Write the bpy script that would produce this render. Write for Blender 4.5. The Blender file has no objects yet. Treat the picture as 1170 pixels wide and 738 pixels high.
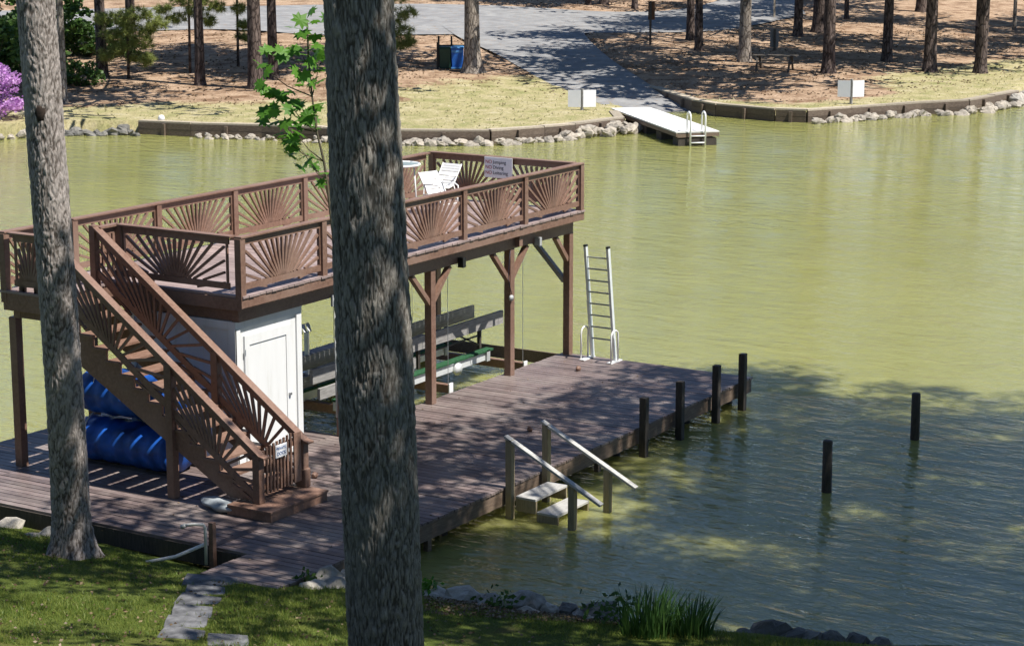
import bpy, math, random
import numpy as np
from mathutils import Vector, Matrix, noise
random.seed(7)
S = bpy.context.scene
COL = S.collection
PI = math.pi
# ------------------------------------------------------------------ helpers
class MB:
    """collects geometry for one mesh object"""
    def __init__(self): self.v = []; self.f = []
    def box(self, x0, x1, y0, y1, z0, z1):
        n = len(self.v)
        self.v += [(x0,y0,z0),(x1,y0,z0),(x1,y1,z0),(x0,y1,z0),(x0,y0,z1),(x1,y0,z1),(x1,y1,z1),(x0,y1,z1)]
        self.f += [tuple(n+i for i in q) for q in ((0,3,2,1),(4,5,6,7),(0,1,5,4),(1,2,6,5),(2,3,7,6),(3,0,4,7))]
        return self
    def bar(self, a, b, w, h, up=(0,0,1)):
        a = Vector(a); b = Vector(b); d = (b-a).normalized(); up = Vector(up)
        s = d.cross(up)
        if s.length < 1e-5: s = d.cross(Vector((1,0,0)))
        s.normalize(); u = s.cross(d).normalized()
        n = len(self.v)
        for p in (a, b):
            for i, j in ((-1,-1),(1,-1),(1,1),(-1,1)):
                self.v.append(tuple(p + s*(i*w/2) + u*(j*h/2)))
        self.f += [tuple(n+i for i in q) for q in ((0,1,2,3),(7,6,5,4),(0,4,5,1),(1,5,6,2),(2,6,7,3),(3,7,4,0))]
        return self
    def tube(self, pts, rad, n=8):
        pts = [Vector(p) for p in pts]
        if not hasattr(rad, '__len__'): rad = [rad]*len(pts)
        base = len(self.v); ref = None
        for i, p in enumerate(pts):
            d = (pts[min(i+1,len(pts)-1)] - pts[max(i-1,0)]).normalized()
            if ref is None:
                ref = d.cross(Vector((0,0,1)))
                if ref.length < 1e-4: ref = Vector((1,0,0))
            ref = (ref - d*ref.dot(d)).normalized(); o = d.cross(ref)
            for k in range(n):
                t = 2*PI*k/n
                self.v.append(tuple(p + (ref*math.cos(t) + o*math.sin(t))*rad[i]))
        for i in range(len(pts)-1):
            for k in range(n):
                a = base+i*n+k; b = base+i*n+(k+1)%n
                self.f.append((a, a+n, b+n, b))
        self.f.append(tuple(base+k for k in range(n)))
        e = base+(len(pts)-1)*n
        self.f.append(tuple(e+n-1-k for k in range(n)))
        return self
    def prism(self, poly, off):
        """closed polygon (list of 3d points) extruded by vector off"""
        n = len(self.v); m = len(poly); off = Vector(off)
        self.v += [tuple(p) for p in poly] + [tuple(Vector(p)+off) for p in poly]
        self.f.append(tuple(n+i for i in range(m))); self.f.append(tuple(n+m+m-1-i for i in range(m)))
        for i in range(m):
            j = (i+1) % m
            self.f.append((n+i, n+m+i, n+m+j, n+j))
        return self
    def lathe(self, prof, c, n=20):
        base = len(self.v); cx, cy, cz = c
        for r, z in prof:
            for k in range(n):
                t = 2*PI*k/n; self.v.append((cx+r*math.cos(t), cy+r*math.sin(t), cz+z))
        for i in range(len(prof)-1):
            for k in range(n):
                a = base+i*n+k; b = base+i*n+(k+1)%n
                self.f.append((a, b, b+n, a+n))
        self.f.append(tuple(base+n-1-k for k in range(n)))
        e = base+(len(prof)-1)*n
        self.f.append(tuple(e+k for k in range(n)))
        return self
    def build(self, name, mat, parent=None, smooth=False, bevel=0, kind=None):
        me = bpy.data.meshes.new(name)
        me.from_pydata(self.v, [], self.f); me.update()
        return link(name, me, mat, parent, smooth, bevel, kind)

def link(name, me, mat, parent=None, smooth=False, bevel=0, kind=None):
    o = bpy.data.objects.new(name, me); COL.objects.link(o)
    if mat is not None: me.materials.append(mat)
    if parent is not None:
        o.parent = parent; o.matrix_parent_inverse = world(parent).inverted()
    if smooth:
        me.polygons.foreach_set('use_smooth', [True]*len(me.polygons))
    if bevel:
        b = o.modifiers.new('bevel', 'BEVEL'); b.width = bevel; b.segments = 2; b.limit_method = 'ANGLE'
    if kind: o['kind'] = kind
    return o
def world(o):
    m = Matrix.LocRotScale(o.location, o.rotation_euler, o.scale)
    if o.parent is not None: m = world(o.parent) @ o.matrix_parent_inverse @ m
    return m
def tag(o, label, cat, group=None):
    o['label'] = label; o['category'] = cat
    if group: o['group'] = group
    return o
def thing(name, label, cat, loc=(0,0,0), group=None, rotz=0):
    o = bpy.data.objects.new(name, None); COL.objects.link(o)
    o.location = loc; o.rotation_euler = (0,0,rotz); o.empty_display_size = .2
    return tag(o, label, cat, group)
def dup(root, loc=None, rotz=None, scale=None, label=None, group=None):
    r = root.copy(); COL.objects.link(r)
    if loc is not None: r.location = loc
    if rotz is not None: r.rotation_euler = (0,0,rotz)
    if scale is not None: r.scale = scale
    if label: r['label'] = label
    if group: r['group'] = group
    for ch in list(root.children):
        c = ch.copy(); COL.objects.link(c); c.parent = r
        for g in ch.children:
            d = g.copy(); COL.objects.link(d); d.parent = c
    return r
def tris(name, V, F, mat, parent=None, kind=None, attrs=None):
    """fast mesh from numpy arrays: V (n,3), F (m,k) all faces of k verts"""
    me = bpy.data.meshes.new(name)
    V = np.asarray(V, np.float32); F = np.asarray(F, np.int32); k = F.shape[1]
    me.vertices.add(len(V)); me.vertices.foreach_set('co', V.ravel())
    me.loops.add(F.size); me.loops.foreach_set('vertex_index', F.ravel())
    me.polygons.add(len(F)); me.polygons.foreach_set('loop_start', np.arange(0, F.size, k, dtype=np.int32))
    me.polygons.foreach_set('loop_total', np.full(len(F), k, np.int32))
    for nm, arr in (attrs or {}).items():
        a = me.attributes.new(nm, 'FLOAT', 'POINT'); a.data.foreach_set('value', np.asarray(arr, np.float32))
    me.update(calc_edges=True)
    return link(name, me, mat, parent, kind=kind)

# ------------------------------------------------------------------ materials
class NT:
    def __init__(self, name):
        self.m = bpy.data.materials.new(name); self.m.use_nodes = True
        self.t = self.m.node_tree; self.b = self.t.nodes['Principled BSDF']
        self.b.inputs['Specular IOR Level'].default_value = .35
    def n(self, kind, **kw):
        x = self.t.nodes.new(kind)
        for k, v in kw.items():
            if k in x.inputs: x.inputs[k].default_value = v
            else: setattr(x, k, v)
        return x
    def l(self, a, ao, b, bi): self.t.links.new(a.outputs[ao], b.inputs[bi])
    def coord(self, scale=(1,1,1), rot=(0,0,0), src='Object'):
        c = self.n('ShaderNodeTexCoord'); mp = self.n('ShaderNodeMapping')
        mp.inputs['Scale'].default_value = scale; mp.inputs['Rotation'].default_value = rot
        self.l(c, src, mp, 'Vector'); return mp
    def noise(self, mp, scale, detail=4, rough=.55, dist=0):
        x = self.n('ShaderNodeTexNoise'); x.inputs['Scale'].default_value = scale
        x.inputs['Detail'].default_value = detail; x.inputs['Roughness'].default_value = rough
        x.inputs['Distortion'].default_value = dist
        self.l(mp, 'Vector', x, 'Vector'); return x
    def ramp(self, src, out, stops):
        r = self.n('ShaderNodeValToRGB'); e = r.color_ramp.elements
        while len(e) < len(stops): e.new(.5)
        for q, (p, c) in zip(e, stops):
            q.position = p; q.color = (*c, 1) if len(c) == 3 else c
        self.l(src, out, r, 'Fac'); return r
    def mix(self, fac, a, b, blend='MIX'):
        x = self.n('ShaderNodeMix'); x.data_type = 'RGBA'; x.blend_type = blend
        for idx, s in ((0, fac), (6, a), (7, b)):
            if isinstance(s, tuple) and isinstance(s[0], bpy.types.Node): self.t.links.new(s[0].outputs[s[1]], x.inputs[idx])
            elif isinstance(s, (int, float)): x.inputs[idx].default_value = s
            else: x.inputs[idx].default_value = (*s, 1)
        return x
    def math(self, op, a, b=None, clamp=False):
        x = self.n('ShaderNodeMath'); x.operation = op; x.use_clamp = clamp
        for i, s in enumerate((a, b)):
            if s is None: continue
            if isinstance(s, tuple): self.t.links.new(s[0].outputs[s[1]], x.inputs[i])
            else: x.inputs[i].default_value = s
        return x
    def color(self, node, out): self.t.links.new(node.outputs[out], self.b.inputs['Base Color'])
    def bump(self, node, out, strength=.4, dist=.02, prev=None):
        x = self.n('ShaderNodeBump'); x.inputs['Strength'].default_value = strength; x.inputs['Distance'].default_value = dist
        self.l(node, out, x, 'Height')
        if prev: self.l(prev, 'Normal', x, 'Normal')
        self.l(x, 'Normal', self.b, 'Normal'); return x
    def rough(self, v): self.b.inputs['Roughness'].default_value = v; return self

def plain(name, col, rough=.5, metal=0, var=.12, scale=6, bump=0):
    t = NT(name); mp = t.coord(); nz_ = t.noise(mp, scale, 5)
    lo = tuple(max(0, c*(1-var*1.6)) for c in col); hi = tuple(min(1, c*(1+var)) for c in col)
    r = t.ramp(nz_, 'Fac', [(.3, lo), (.7, hi)]); t.color(r, 'Color'); t.rough(rough)
    t.b.inputs['Metallic'].default_value = metal
    if bump: t.bump(t.noise(mp, scale*6, 4), 'Fac', .3, bump)
    return t.m
def wood(name, a, b, c, rough=.6, grain=(1,1,1), isl=.35, bumpd=.004, wear=None):
    """stained or weathered boards: every board (mesh island) has its own tone"""
    t = NT(name); mp = t.coord(grain)
    g = t.noise(mp, 9, 6, .65, .4); big = t.noise(t.coord(), .9, 4, .6)
    r = t.ramp(g, 'Fac', [(.28, a), (.52, b), (.75, c)])
    geo = t.n('ShaderNodeNewGeometry')
    k = t.ramp(geo, 'Random Per Island', [(0, (1-isl,)*3), (.5, (1,1,1)), (1, (1+isl*.7,)*3)])
    m = t.mix(1.0, (r, 'Color'), (k, 'Color'), 'MULTIPLY')
    if wear:
        wf = t.ramp(big, 'Fac', [(.45, (0,0,0)), (.72, (.7,.7,.7))])
        m = t.mix((wf, 'Color'), (m, 2), wear)
    t.color(m, 2); t.rough(rough)
    rr = t.ramp(g, 'Fac', [(.2, (rough-.12,)*3), (.8, (min(1,rough+.12),)*3)]); t.l(rr, 'Color', t.b, 'Roughness')
    t.bump(g, 'Fac', .5, bumpd)
    return t.m

M = {}
M['brown'] = wood('brown_stained_wood', (.145,.080,.056), (.205,.12,.087), (.27,.165,.122), .55, (2,2,2), .2, .003, (.27,.185,.145))
M['deck'] = wood('dock_deck_boards', (.10,.074,.070), (.158,.12,.113), (.235,.185,.172), .5, (5,.5,5), .34, .004, (.31,.265,.24))
M['updeck'] = wood('upper_deck_boards', (.22,.165,.155), (.30,.23,.215), (.37,.30,.28), .5, (5,.5,5), .2, .003)
M['darkwood'] = wood('dark_weathered_timber', (.03,.026,.022), (.06,.05,.042), (.10,.085,.07), .75, (4,4,.6), .25, .006)
M['fascia'] = wood('dock_fascia_timber', (.10,.07,.052), (.16,.115,.085), (.24,.185,.13), .7, (.5,4,4), .25, .006)
M['treated'] = wood('treated_lumber', (.20,.165,.10), (.29,.24,.15), (.37,.31,.20), .65, (4,4,.5), .2, .004)
M['greyboard'] = wood('grey_weathered_board', (.16,.155,.15), (.27,.26,.25), (.38,.37,.35), .7, (.5,4,4), .2, .005)
M['tread'] = wood('pale_grey_tread', (.30,.29,.27), (.42,.41,.39), (.52,.51,.48), .6, (.6,4,4), .1, .004)
M['bulk'] = wood('bulkhead_timber', (.07,.05,.037), (.12,.09,.067), (.19,.15,.115), .8, (1,1,3), .35, .01)
M['bulkcap'] = wood('bulkhead_cap_timber', (.26,.22,.165), (.38,.325,.25), (.48,.42,.33), .75, (1,1,3), .25, .01)
M['table'] = wood('picnic_table_wood', (.05,.042,.034), (.09,.075,.06), (.17,.145,.12), .75, (1,1,3), .25, .006)
t = NT('white_paint'); a = t.noise(t.coord((3,3,.35)), 2.2, 6, .65); r = t.ramp(a, 'Fac', [(.28, (.63,.63,.60)), (.46, (.72,.725,.72)), (.7, (.75,.755,.75))]); t.color(r, 'Color'); t.rough(.5); M['white'] = t.m
M['whitemetal'] = plain('white_powder_coat', (.78,.78,.77), .35, 0, .04, 5)
M['alu'] = plain('brushed_aluminium', (.55,.56,.57), .38, .85, .1, 8)
M['alu_white'] = plain('pale_aluminium_rail', (.72,.74,.74), .4, .3, .06, 8)
M['rung'] = plain('dull_rung_metal', (.30,.31,.31), .5, .4, .1, 8)
M['blue'] = plain('blue_vinyl_foam', (.013,.085,.38), .4, 0, .45, 3, .006)
M['bluebin'] = plain('blue_bin_plastic', (.02,.13,.5), .45, 0, .1, 4)
M['bluelid'] = plain('pale_blue_bin_lid', (.10,.30,.62), .45, 0, .1, 4)
M['greenbin'] = plain('dark_green_bin', (.015,.05,.03), .5, 0, .1, 4)
M['blackmetal'] = plain('black_metal', (.02,.02,.02), .5, .3, .1, 8)
M['pvc'] = plain('white_pvc', (.72,.70,.64), .4, 0, .08, 8)
M['rope'] = plain('white_rope', (.7,.7,.68), .8, 0, .1, 20)
M['cloth'] = plain('pale_grey_cloth', (.30,.33,.35), .85, 0, .2, 9, .01)
M['carpet'] = plain('green_bunk_carpet', (.02,.085,.035), .95, 0, .3, 20, .01)
M['signwhite'] = plain('white_sign_board', (.82,.82,.84), .45, 0, .03, 3)
M['ink'] = plain('black_lettering', (.03,.03,.05), .6)
M['inkred'] = plain('red_lettering', (.42,.05,.06), .6)
M['inkblue'] = plain('blue_lettering', (.04,.12,.32), .6)
M['greybox'] = plain('grey_electrical_box', (.42,.43,.43), .5, .1, .08, 8)
M['brownsign'] = plain('brown_sign_paint', (.16,.08,.04), .6)
M['glass'] = plain('frosted_table_glass', (.30,.36,.36), .12, 0, .05, 3)
M['stone'] = plain('slate_paver', (.13,.13,.135), .8, 0, .35, 7, .02)
M['concrete'] = plain('pale_pier_concrete', (.66,.65,.62), .8, 0, .1, 2, .01)
M['stem'] = plain('green_brown_stem', (.07,.06,.035), .7)

def rockmat(name, col):
    t = NT(name); mp = t.coord(); a = t.noise(mp, 5, 8, .65); b = t.noise(mp, 1.4, 4)
    r = t.ramp(a, 'Fac', [(.25, tuple(c*.5 for c in col)), (.5, col), (.78, tuple(min(1, c*1.35) for c in col))])
    mo = t.ramp(b, 'Fac', [(.5, (0,0,0)), (.75, (.5,.5,.5))])
    geo = t.n('ShaderNodeObjectInfo'); k = t.ramp(geo, 'Random', [(0, (.7,.7,.7)), (1, (1.15,1.12,1.08))])
    m = t.mix((mo, 'Color'), (r, 'Color'), tuple(c*.55 for c in col)); m2 = t.mix(1, (m, 2), (k, 'Color'), 'MULTIPLY')
    t.color(m2, 2); t.rough(.85); t.bump(a, 'Fac', .7, .03); return t.m
M['rock'] = rockmat('pale_riprap_rock', (.36,.325,.275))
M['rockgrey'] = rockmat('grey_shore_rock', (.40,.375,.33))
M['rockdark'] = rockmat('dark_wet_rock', (.17,.165,.15))

def bark(name, a, b, c, sx=1, sz=.16, scale=14, bd=.03):
    t = NT(name); mp = t.coord((sx, sx, sz)); n1 = t.noise(mp, scale, 8, .7, .6); n2 = t.noise(t.coord((1,1,.5)), 1.3, 5)
    v = t.n('ShaderNodeTexVoronoi'); v.feature = 'DISTANCE_TO_EDGE'; v.inputs['Scale'].default_value = scale*.8
    w = t.mix(.12, (mp, 'Vector'), (n1, 'Color')); t.l(w, 2, v, 'Vector')
    cr = t.ramp(v, 'Distance', [(0, (0,0,0)), (.12, (1,1,1))])
    r = t.ramp(n1, 'Fac', [(.25, a), (.5, b), (.75, c)])
    big = t.ramp(n2, 'Fac', [(.3, (.8,.8,.8)), (.7, (1.15,1.15,1.12))])
    m = t.mix(1, (r, 'Color'), (big, 'Color'), 'MULTIPLY')
    m2 = t.mix((cr, 'Color'), tuple(q*.55 for q in a), (m, 2))
    t.color(m2, 2); t.rough(.9); t.b.inputs['Specular IOR Level'].default_value = .15
    h = t.math('ADD', (cr, 'Color'), (n1, 'Fac')); t.bump(h, 0, .8, bd)
    return t.m
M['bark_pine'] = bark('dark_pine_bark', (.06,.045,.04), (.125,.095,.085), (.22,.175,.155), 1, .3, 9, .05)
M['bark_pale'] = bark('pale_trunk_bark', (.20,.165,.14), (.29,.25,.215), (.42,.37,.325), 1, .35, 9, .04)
def nearbark(name, a, b, c, sc, sz, lich):
    t = NT(name); mp = t.coord((1,1,sz)); n1 = t.noise(mp, sc, 9, .72, .5); n3 = t.noise(t.coord(), 60, 4, .7)
    n2 = t.noise(t.coord((1,1,.5)), 2.2, 6, .6)
    at = t.n('ShaderNodeAttribute'); at.attribute_name = 'ridge'
    r = t.ramp(n1, 'Fac', [(.28, a), (.5, b), (.74, c)])
    rg = t.ramp(at, 'Fac', [(.12, (.30,.28,.26)), (.38, (.9,.9,.9)), (.8, (1.12,1.12,1.12))])
    m = t.mix(1, (r, 'Color'), (rg, 'Color'), 'MULTIPLY')
    lf = t.ramp(n2, 'Fac', [(.5, (0,0,0)), (.7, (.55,.55,.55))])
    m2 = t.mix((lf, 'Color'), (m, 2), lich)
    t.color(m2, 2); t.rough(.92); t.b.inputs['Specular IOR Level'].default_value = .12
    b1 = t.bump(n1, 'Fac', .8, .012); t.bump(n3, 'Fac', .5, .003, b1)
    return t.m
M['bark_big'] = nearbark('furrowed_grey_bark', (.09,.08,.07), (.235,.215,.19), (.40,.375,.335), 75, .2, (.21,.205,.18))
M['bark_left'] = nearbark('plated_grey_bark', (.13,.112,.10), (.31,.272,.25), (.47,.42,.39), 38, .45, (.38,.345,.32))

def leafmat(name, a, b, trans=.35, rough=.5):
    t = NT(name); geo = t.n('ShaderNodeNewGeometry')
    r = t.ramp(geo, 'Random Per Island', [(0, a), (1, b)])
    t.color(r, 'Color'); t.rough(rough)
    tr = t.n('ShaderNodeBsdfTranslucent'); t.l(r, 'Color', tr, 'Color')
    mx = t.n('ShaderNodeMixShader'); mx.inputs[0].default_value = trans
    out = t.t.nodes['Material Output']
    t.l(t.b, 'BSDF', mx, 1); t.l(tr, 'BSDF', mx, 2); t.l(mx, 'Shader', out, 'Surface'); return t.m
M['leaf'] = leafmat('broad_leaf', (.03,.065,.014), (.065,.11,.025), .2)
M['maple'] = leafmat('young_maple_leaf', (.07,.19,.02), (.13,.29,.035), .5)
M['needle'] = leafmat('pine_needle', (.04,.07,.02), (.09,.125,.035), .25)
M['needle_light'] = leafmat('sunlit_pine_needle', (.20,.25,.06), (.36,.40,.13), .5)  # pale new growth, with sunlight on the boughs put into the colour
M['underleaf'] = leafmat('shrub_leaf', (.03,.07,.016), (.09,.17,.035), .4)
M['blade'] = leafmat('grass_blade', (.09,.165,.024), (.25,.275,.055), .45)
M['drygrass'] = leafmat('dry_lawn_blade', (.30,.29,.12), (.56,.50,.32), .4)
M['reed'] = leafmat('reed_blade', (.03,.085,.02), (.08,.16,.035), .35)
M['petal'] = leafmat('azalea_petal', (.45,.19,.52), (.72,.46,.76), .4)
M['litter'] = leafmat('fallen_leaf', (.09,.055,.03), (.24,.17,.10), .1)
# ------------------------------------------------------------------ terrain functions (metres; dock top is z = 0, lake is z = -0.5)
SHORE=[(-60,140),(-20,90),(5,62),(18,48.5),(24.0,41.3),(24.9,40.5),(26.9,39.6),(28.5,37.0),(28.9,34.6),(29.9,31.8),(30.45,29.2),(31.15,26.1),(33.0,23.06),(35.25,22.0),(36.8,21.5),(39.7,20.9),(41.9,22.4),(46.65,23.97),(47.9,21.95),(46.9,20.06),(46.3,17.0),(46.64,15.76),(48.7,14.66),(52.2,12.84),(54.4,11.43),(59.8,11.0),(63.3,11.7),(75,12),(100,6),(140,-12),(220,-60)]
POLY=SHORE+[(420,-60),(420,320),(-60,320)]
def inside(x,y):
    c=False;n=len(POLY);j=n-1
    for i in range(n):
        xi,yi=POLY[i];xj,yj=POLY[j]
        if (yi>y)!=(yj>y) and x<(xj-xi)*(y-yi)/(yj-yi)+xi: c=not c
        j=i
    return c
def segd(x,y,a,b):
    dx,dy=b[0]-a[0],b[1]-a[1]
    t=max(0,min(1,((x-a[0])*dx+(y-a[1])*dy)/(dx*dx+dy*dy)))
    return math.hypot(x-a[0]-t*dx,y-a[1]-t*dy),t
def shored(x,y): return min(segd(x,y,SHORE[i],SHORE[i+1])[0] for i in range(len(SHORE)-1))
def lerp(t,tab):
    if t<=tab[0][0]: return tab[0][1]
    for (a,b),(c,d) in zip(tab,tab[1:]):
        if t<=c: return b+(d-b)*(t-a)/(c-a)
    return tab[-1][1]
PROF=[(0,0),(5,.12),(15,.6),(40,1.9),(80,3.2),(160,5.5)]
RAMP=[(47.3,22.96),(53.5,29.2),(60,36)]
def sm(t): t=max(0,min(1,t)); return t*t*(3-2*t)
def farz(x,y):
    if not inside(x,y):
        d=shored(x,y); return -.5-min(1.5,.25*d)-.15
    d=shored(x,y); z=lerp(d,PROF)
    a,b=RAMP[0],RAMP[1]
    L=math.hypot(b[0]-a[0],b[1]-a[1]);ux,uy=(b[0]-a[0])/L,(b[1]-a[1])/L
    t=(x-a[0])*ux+(y-a[1])*uy; s=(x-a[0])*-uy+(y-a[1])*ux  # s>0 left
    zr=-.52+.085*t
    if t<20:
        w=sm((s-1.3)/2.5) if s>0 else sm((-s-1.35)/.25)
        if t>8: w=max(w,sm((t-8)/10))
        if t<-1: w=1
        z=z*w+min(z,zr)*(1-w)
    return z
NSHORE=[(0,60),(-10,30),(-13.6,15),(-13.5,8),(-13.5,3),(-13.5,0),(-13.6,-2),(-12.9,-4.95),(-12.8,-6.5),(-12.56,-7.7),(-12.1,-9.1),(-11.4,-11.3),(-10.5,-12.75),(-8,-16),(-2,-19),(6,-22),(16,-26),(40,-34),(80,-60),(200,-90)]
NPOLY=NSHORE+[(200,-300),(-200,-300),(-200,60)]
NPROF=[(0,-.5),(.5,-.3),(1.2,-.1),(1.8,0),(5,.5),(9,1.3),(14,2.9),(18,4.6),(24,7.0),(26,7.6),(60,12),(200,20)]
def inN(x,y):
    c=False;n=len(NPOLY);j=n-1
    for i in range(n):
        xi,yi=NPOLY[i];xj,yj=NPOLY[j]
        if (yi>y)!=(yj>y) and x<(xj-xi)*(y-yi)/(yj-yi)+xi: c=not c
        j=i
    return c
def nz(x,y):
    d=min(segd(x,y,NSHORE[i],NSHORE[i+1])[0] for i in range(len(NSHORE)-1))
    return lerp(d,NPROF) if inN(x,y) else -.5-min(2,.35*d)

THR = [5,5,5,5,5,5,5,6,7,8,9,11,14,15,15,15,15,10,.8,2,2.2,2.2,2.2,2.6,4,7,7,5,5,5,5]
ROADTOP = [(30,112),(52,78),(66,65),(71.8,60.6),(76.6,55.9),(79.85,50.7),(82.2,45),(88,43),(102,46),(130,56)]
ROADBOT = [(16,98),(40,71),(55.6,56.4),(58.2,50.4),(63,45.5),(66.2,41.2),(69.9,38.1),(76,35.2),(82,35),(92,36),(108,39),(138,48)]
RAMPL = [(41.8,20.2),(44.6,23.6),(50.9,31.4),(57.8,38.4),(62.2,43.4),(66.5,47.5)]
RAMPR = [(45.6,18.6),(48.4,21.75),(52.9,26.3),(57,30.4),(66.2,37.6),(73,42)]
ROADPOLY = ROADTOP + ROADBOT[::-1]; RAMPPOLY = RAMPL + RAMPR[::-1]
def inpoly(x, y, P):
    c = False; j = len(P)-1
    for i in range(len(P)):
        xi, yi = P[i]; xj, yj = P[j]
        if (yi > y) != (yj > y) and x < (xj-xi)*(y-yi)/(yj-yi)+xi: c = not c
        j = i
    return c
def gz(x, y):
    if x > 8 or y > 55:
        if inside(x, y): return farz(x, y)
        return -2.2
    return nz(x, y)
def axis(*spans):
    out = []
    for a, b, s in spans:
        n = max(1, round((b-a)/s)); out += [a+(b-a)*i/n for i in range(n)]
    return out + [spans[-1][1]]
XS = axis((-120,-40,8),(-40,-26,1.4),(-26,-10,.3),(-10,20,3),(20,76,.45),(76,116,1),(116,420,16))
YS = axis((-300,-60,20),(-60,-16,2),(-16,7,.3),(7,66,.45),(66,110,2),(110,320,15))
gv, lawn = [], []
for y in YS:
    for x in XS:
        z = gz(x, y); g = -1.
        if x > 8 and z > -1:
            best, bi = 1e9, 0
            for i in range(len(SHORE)-1):
                d, t = segd(x, y, SHORE[i], SHORE[i+1])
                if d < best: best, bi = d, i+t
            i0 = int(bi); th = THR[i0]*(1-(bi-i0)) + THR[min(i0+1, len(THR)-1)]*(bi-i0)
            g = (th-best)/(th*.35+.6)
            if inpoly(x, y, RAMPPOLY) or inpoly(x, y, ROADPOLY): z -= .12
            z += .05*noise.noise(Vector((x*.25, y*.25, 0)))
        elif z > -.4 and x < 8:
            z += .035*noise.noise(Vector((x*.9, y*.9, 3)))
        gv.append((x, y, z)); lawn.append(max(-1, min(1, g)))
nx = len(XS)
gf = [(j*nx+i, j*nx+i+1, (j+1)*nx+i+1, (j+1)*nx+i) for j in range(len(YS)-1) for i in range(nx-1)]
t = NT('ground_grass_and_pine_straw'); mp = t.coord()
fine = t.noise(mp, 8, 9, .78); mid = t.noise(mp, .9, 6, .62, .3); bigp = t.noise(mp, .22, 4); micro = t.noise(mp, 30, 5, .7)
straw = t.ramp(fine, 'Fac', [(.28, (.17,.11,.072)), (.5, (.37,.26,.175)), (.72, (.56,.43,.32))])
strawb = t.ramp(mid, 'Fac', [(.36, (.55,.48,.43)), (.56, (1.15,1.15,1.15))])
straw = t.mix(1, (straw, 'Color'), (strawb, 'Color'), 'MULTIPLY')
dry = t.ramp(mid, 'Fac', [(.32, (.23,.235,.095)), (.52, (.37,.325,.175)), (.72, (.47,.42,.28))])
dryf = t.ramp(fine, 'Fac', [(.36, (.66,.64,.6)), (.5, (1.08,1.08,1.08)), (.64, (1.3,1.3,1.27))])
dry = t.mix(1, (dry, 'Color'), (dryf, 'Color'), 'MULTIPLY')
at = t.n('ShaderNodeAttribute'); at.attribute_name = 'lawn'
ad = t.math('ADD', (at, 'Fac'), (t.math('MULTIPLY', (t.math('SUBTRACT', (mid, 'Fac'), .5), 0), 2.2), 0))
lf = t.ramp(t.math('ADD', (ad, 0), .5, True), 0, [(.3, (0,0,0)), (.7, (1,1,1))])
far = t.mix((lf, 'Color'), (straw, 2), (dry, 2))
gr = t.ramp(bigp, 'Fac', [(.3, (.08,.12,.025)), (.55, (.135,.17,.036)), (.75, (.23,.21,.07))])
grf = t.ramp(micro, 'Fac', [(.3, (.55,.55,.5)), (.7, (1.2,1.2,1.15))])
near = t.mix(1, (gr, 'Color'), (grf, 'Color'), 'MULTIPLY')
bare = t.ramp(mid, 'Fac', [(.55, (0,0,0)), (.72, (.8,.8,.8))])
near = t.mix((bare, 'Color'), (near, 2), (.11,.08,.045))
sx = t.n('ShaderNodeSeparateXYZ'); t.l(mp, 'Vector', sx, 'Vector')
isfar = t.math('GREATER_THAN', (sx, 'X'), 8.0)
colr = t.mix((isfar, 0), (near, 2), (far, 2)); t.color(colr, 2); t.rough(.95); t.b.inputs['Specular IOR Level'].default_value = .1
b1 = t.bump(fine, 'Fac', .9, .10); t.bump(micro, 'Fac', .5, .015, b1)
M['ground'] = t.m
g = tris('ground', gv, gf, M['ground'], kind='structure', attrs={'lawn': lawn})
g.data.polygons.foreach_set('use_smooth', [True]*len(gf))

def smoothline(P, n=8):
    out = []
    for i in range(len(P)-1):
        p0 = Vector(P[max(i-1,0)]); p1 = Vector(P[i]); p2 = Vector(P[i+1]); p3 = Vector(P[min(i+2,len(P)-1)])
        for k in range(n):
            s = k/n; out.append(.5*((2*p1)+(p2-p0)*s+(2*p0-5*p1+4*p2-p3)*s*s+(3*p1-p0-3*p2+p3)*s**3))
    return out+[Vector(P[-1])]
def sheet(name, A, B, mat, dz, cross=10, zf=None):
    A, B = smoothline(A, 10), smoothline(B, 10); v, f = [], []
    for a, b in zip(A, B):
        for k in range(cross+1):
            p = a.lerp(b, k/cross); v.append((p.x, p.y, (zf or farz)(p.x, p.y)+dz))
    for i in range(len(A)-1):
        for k in range(cross):
            q = i*(cross+1)+k; f.append((q, q+cross+1, q+cross+2, q+1))
    return tris(name, v, f, mat, kind='structure')
t = NT('asphalt_road'); mp = t.coord(); a = t.noise(mp, 1.1, 6, .6); b = t.noise(mp, 25, 4, .7); c = t.noise(mp, 3.2, 6, .7)
r = t.ramp(a, 'Fac', [(.3, (.18,.18,.185)), (.55, (.25,.25,.25)), (.75, (.33,.325,.315))])
rf = t.ramp(b, 'Fac', [(.3, (.8,.8,.8)), (.7, (1.15,1.15,1.15))]); m = t.mix(1, (r, 'Color'), (rf, 'Color'), 'MULTIPLY')
lt = t.ramp(c, 'Fac', [(.56, (0,0,0)), (.7, (.75,.75,.75))]); m = t.mix((lt, 'Color'), (m, 2), (.25,.16,.09))
t.color(m, 2); t.rough(.85); t.bump(b, 'Fac', .4, .01); M['road'] = t.m
def rampz(x, y):
    a, b = RAMP[0], RAMP[1]; L = math.hypot(b[0]-a[0], b[1]-a[1])
    tt = ((x-a[0])*(b[0]-a[0])+(y-a[1])*(b[1]-a[1]))/L
    zr = -.52+.085*tt
    if tt < 0: return zr
    return min(farz(x, y), zr) if tt < 9 else farz(x, y)*sm((tt-9)/6) + min(farz(x, y), zr)*(1-sm((tt-9)/6))
sheet('road', ROADTOP, ROADBOT, M['road'], .012)
sheet('boat_ramp', RAMPL, RAMPR, M['road'], .03, zf=rampz)

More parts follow.
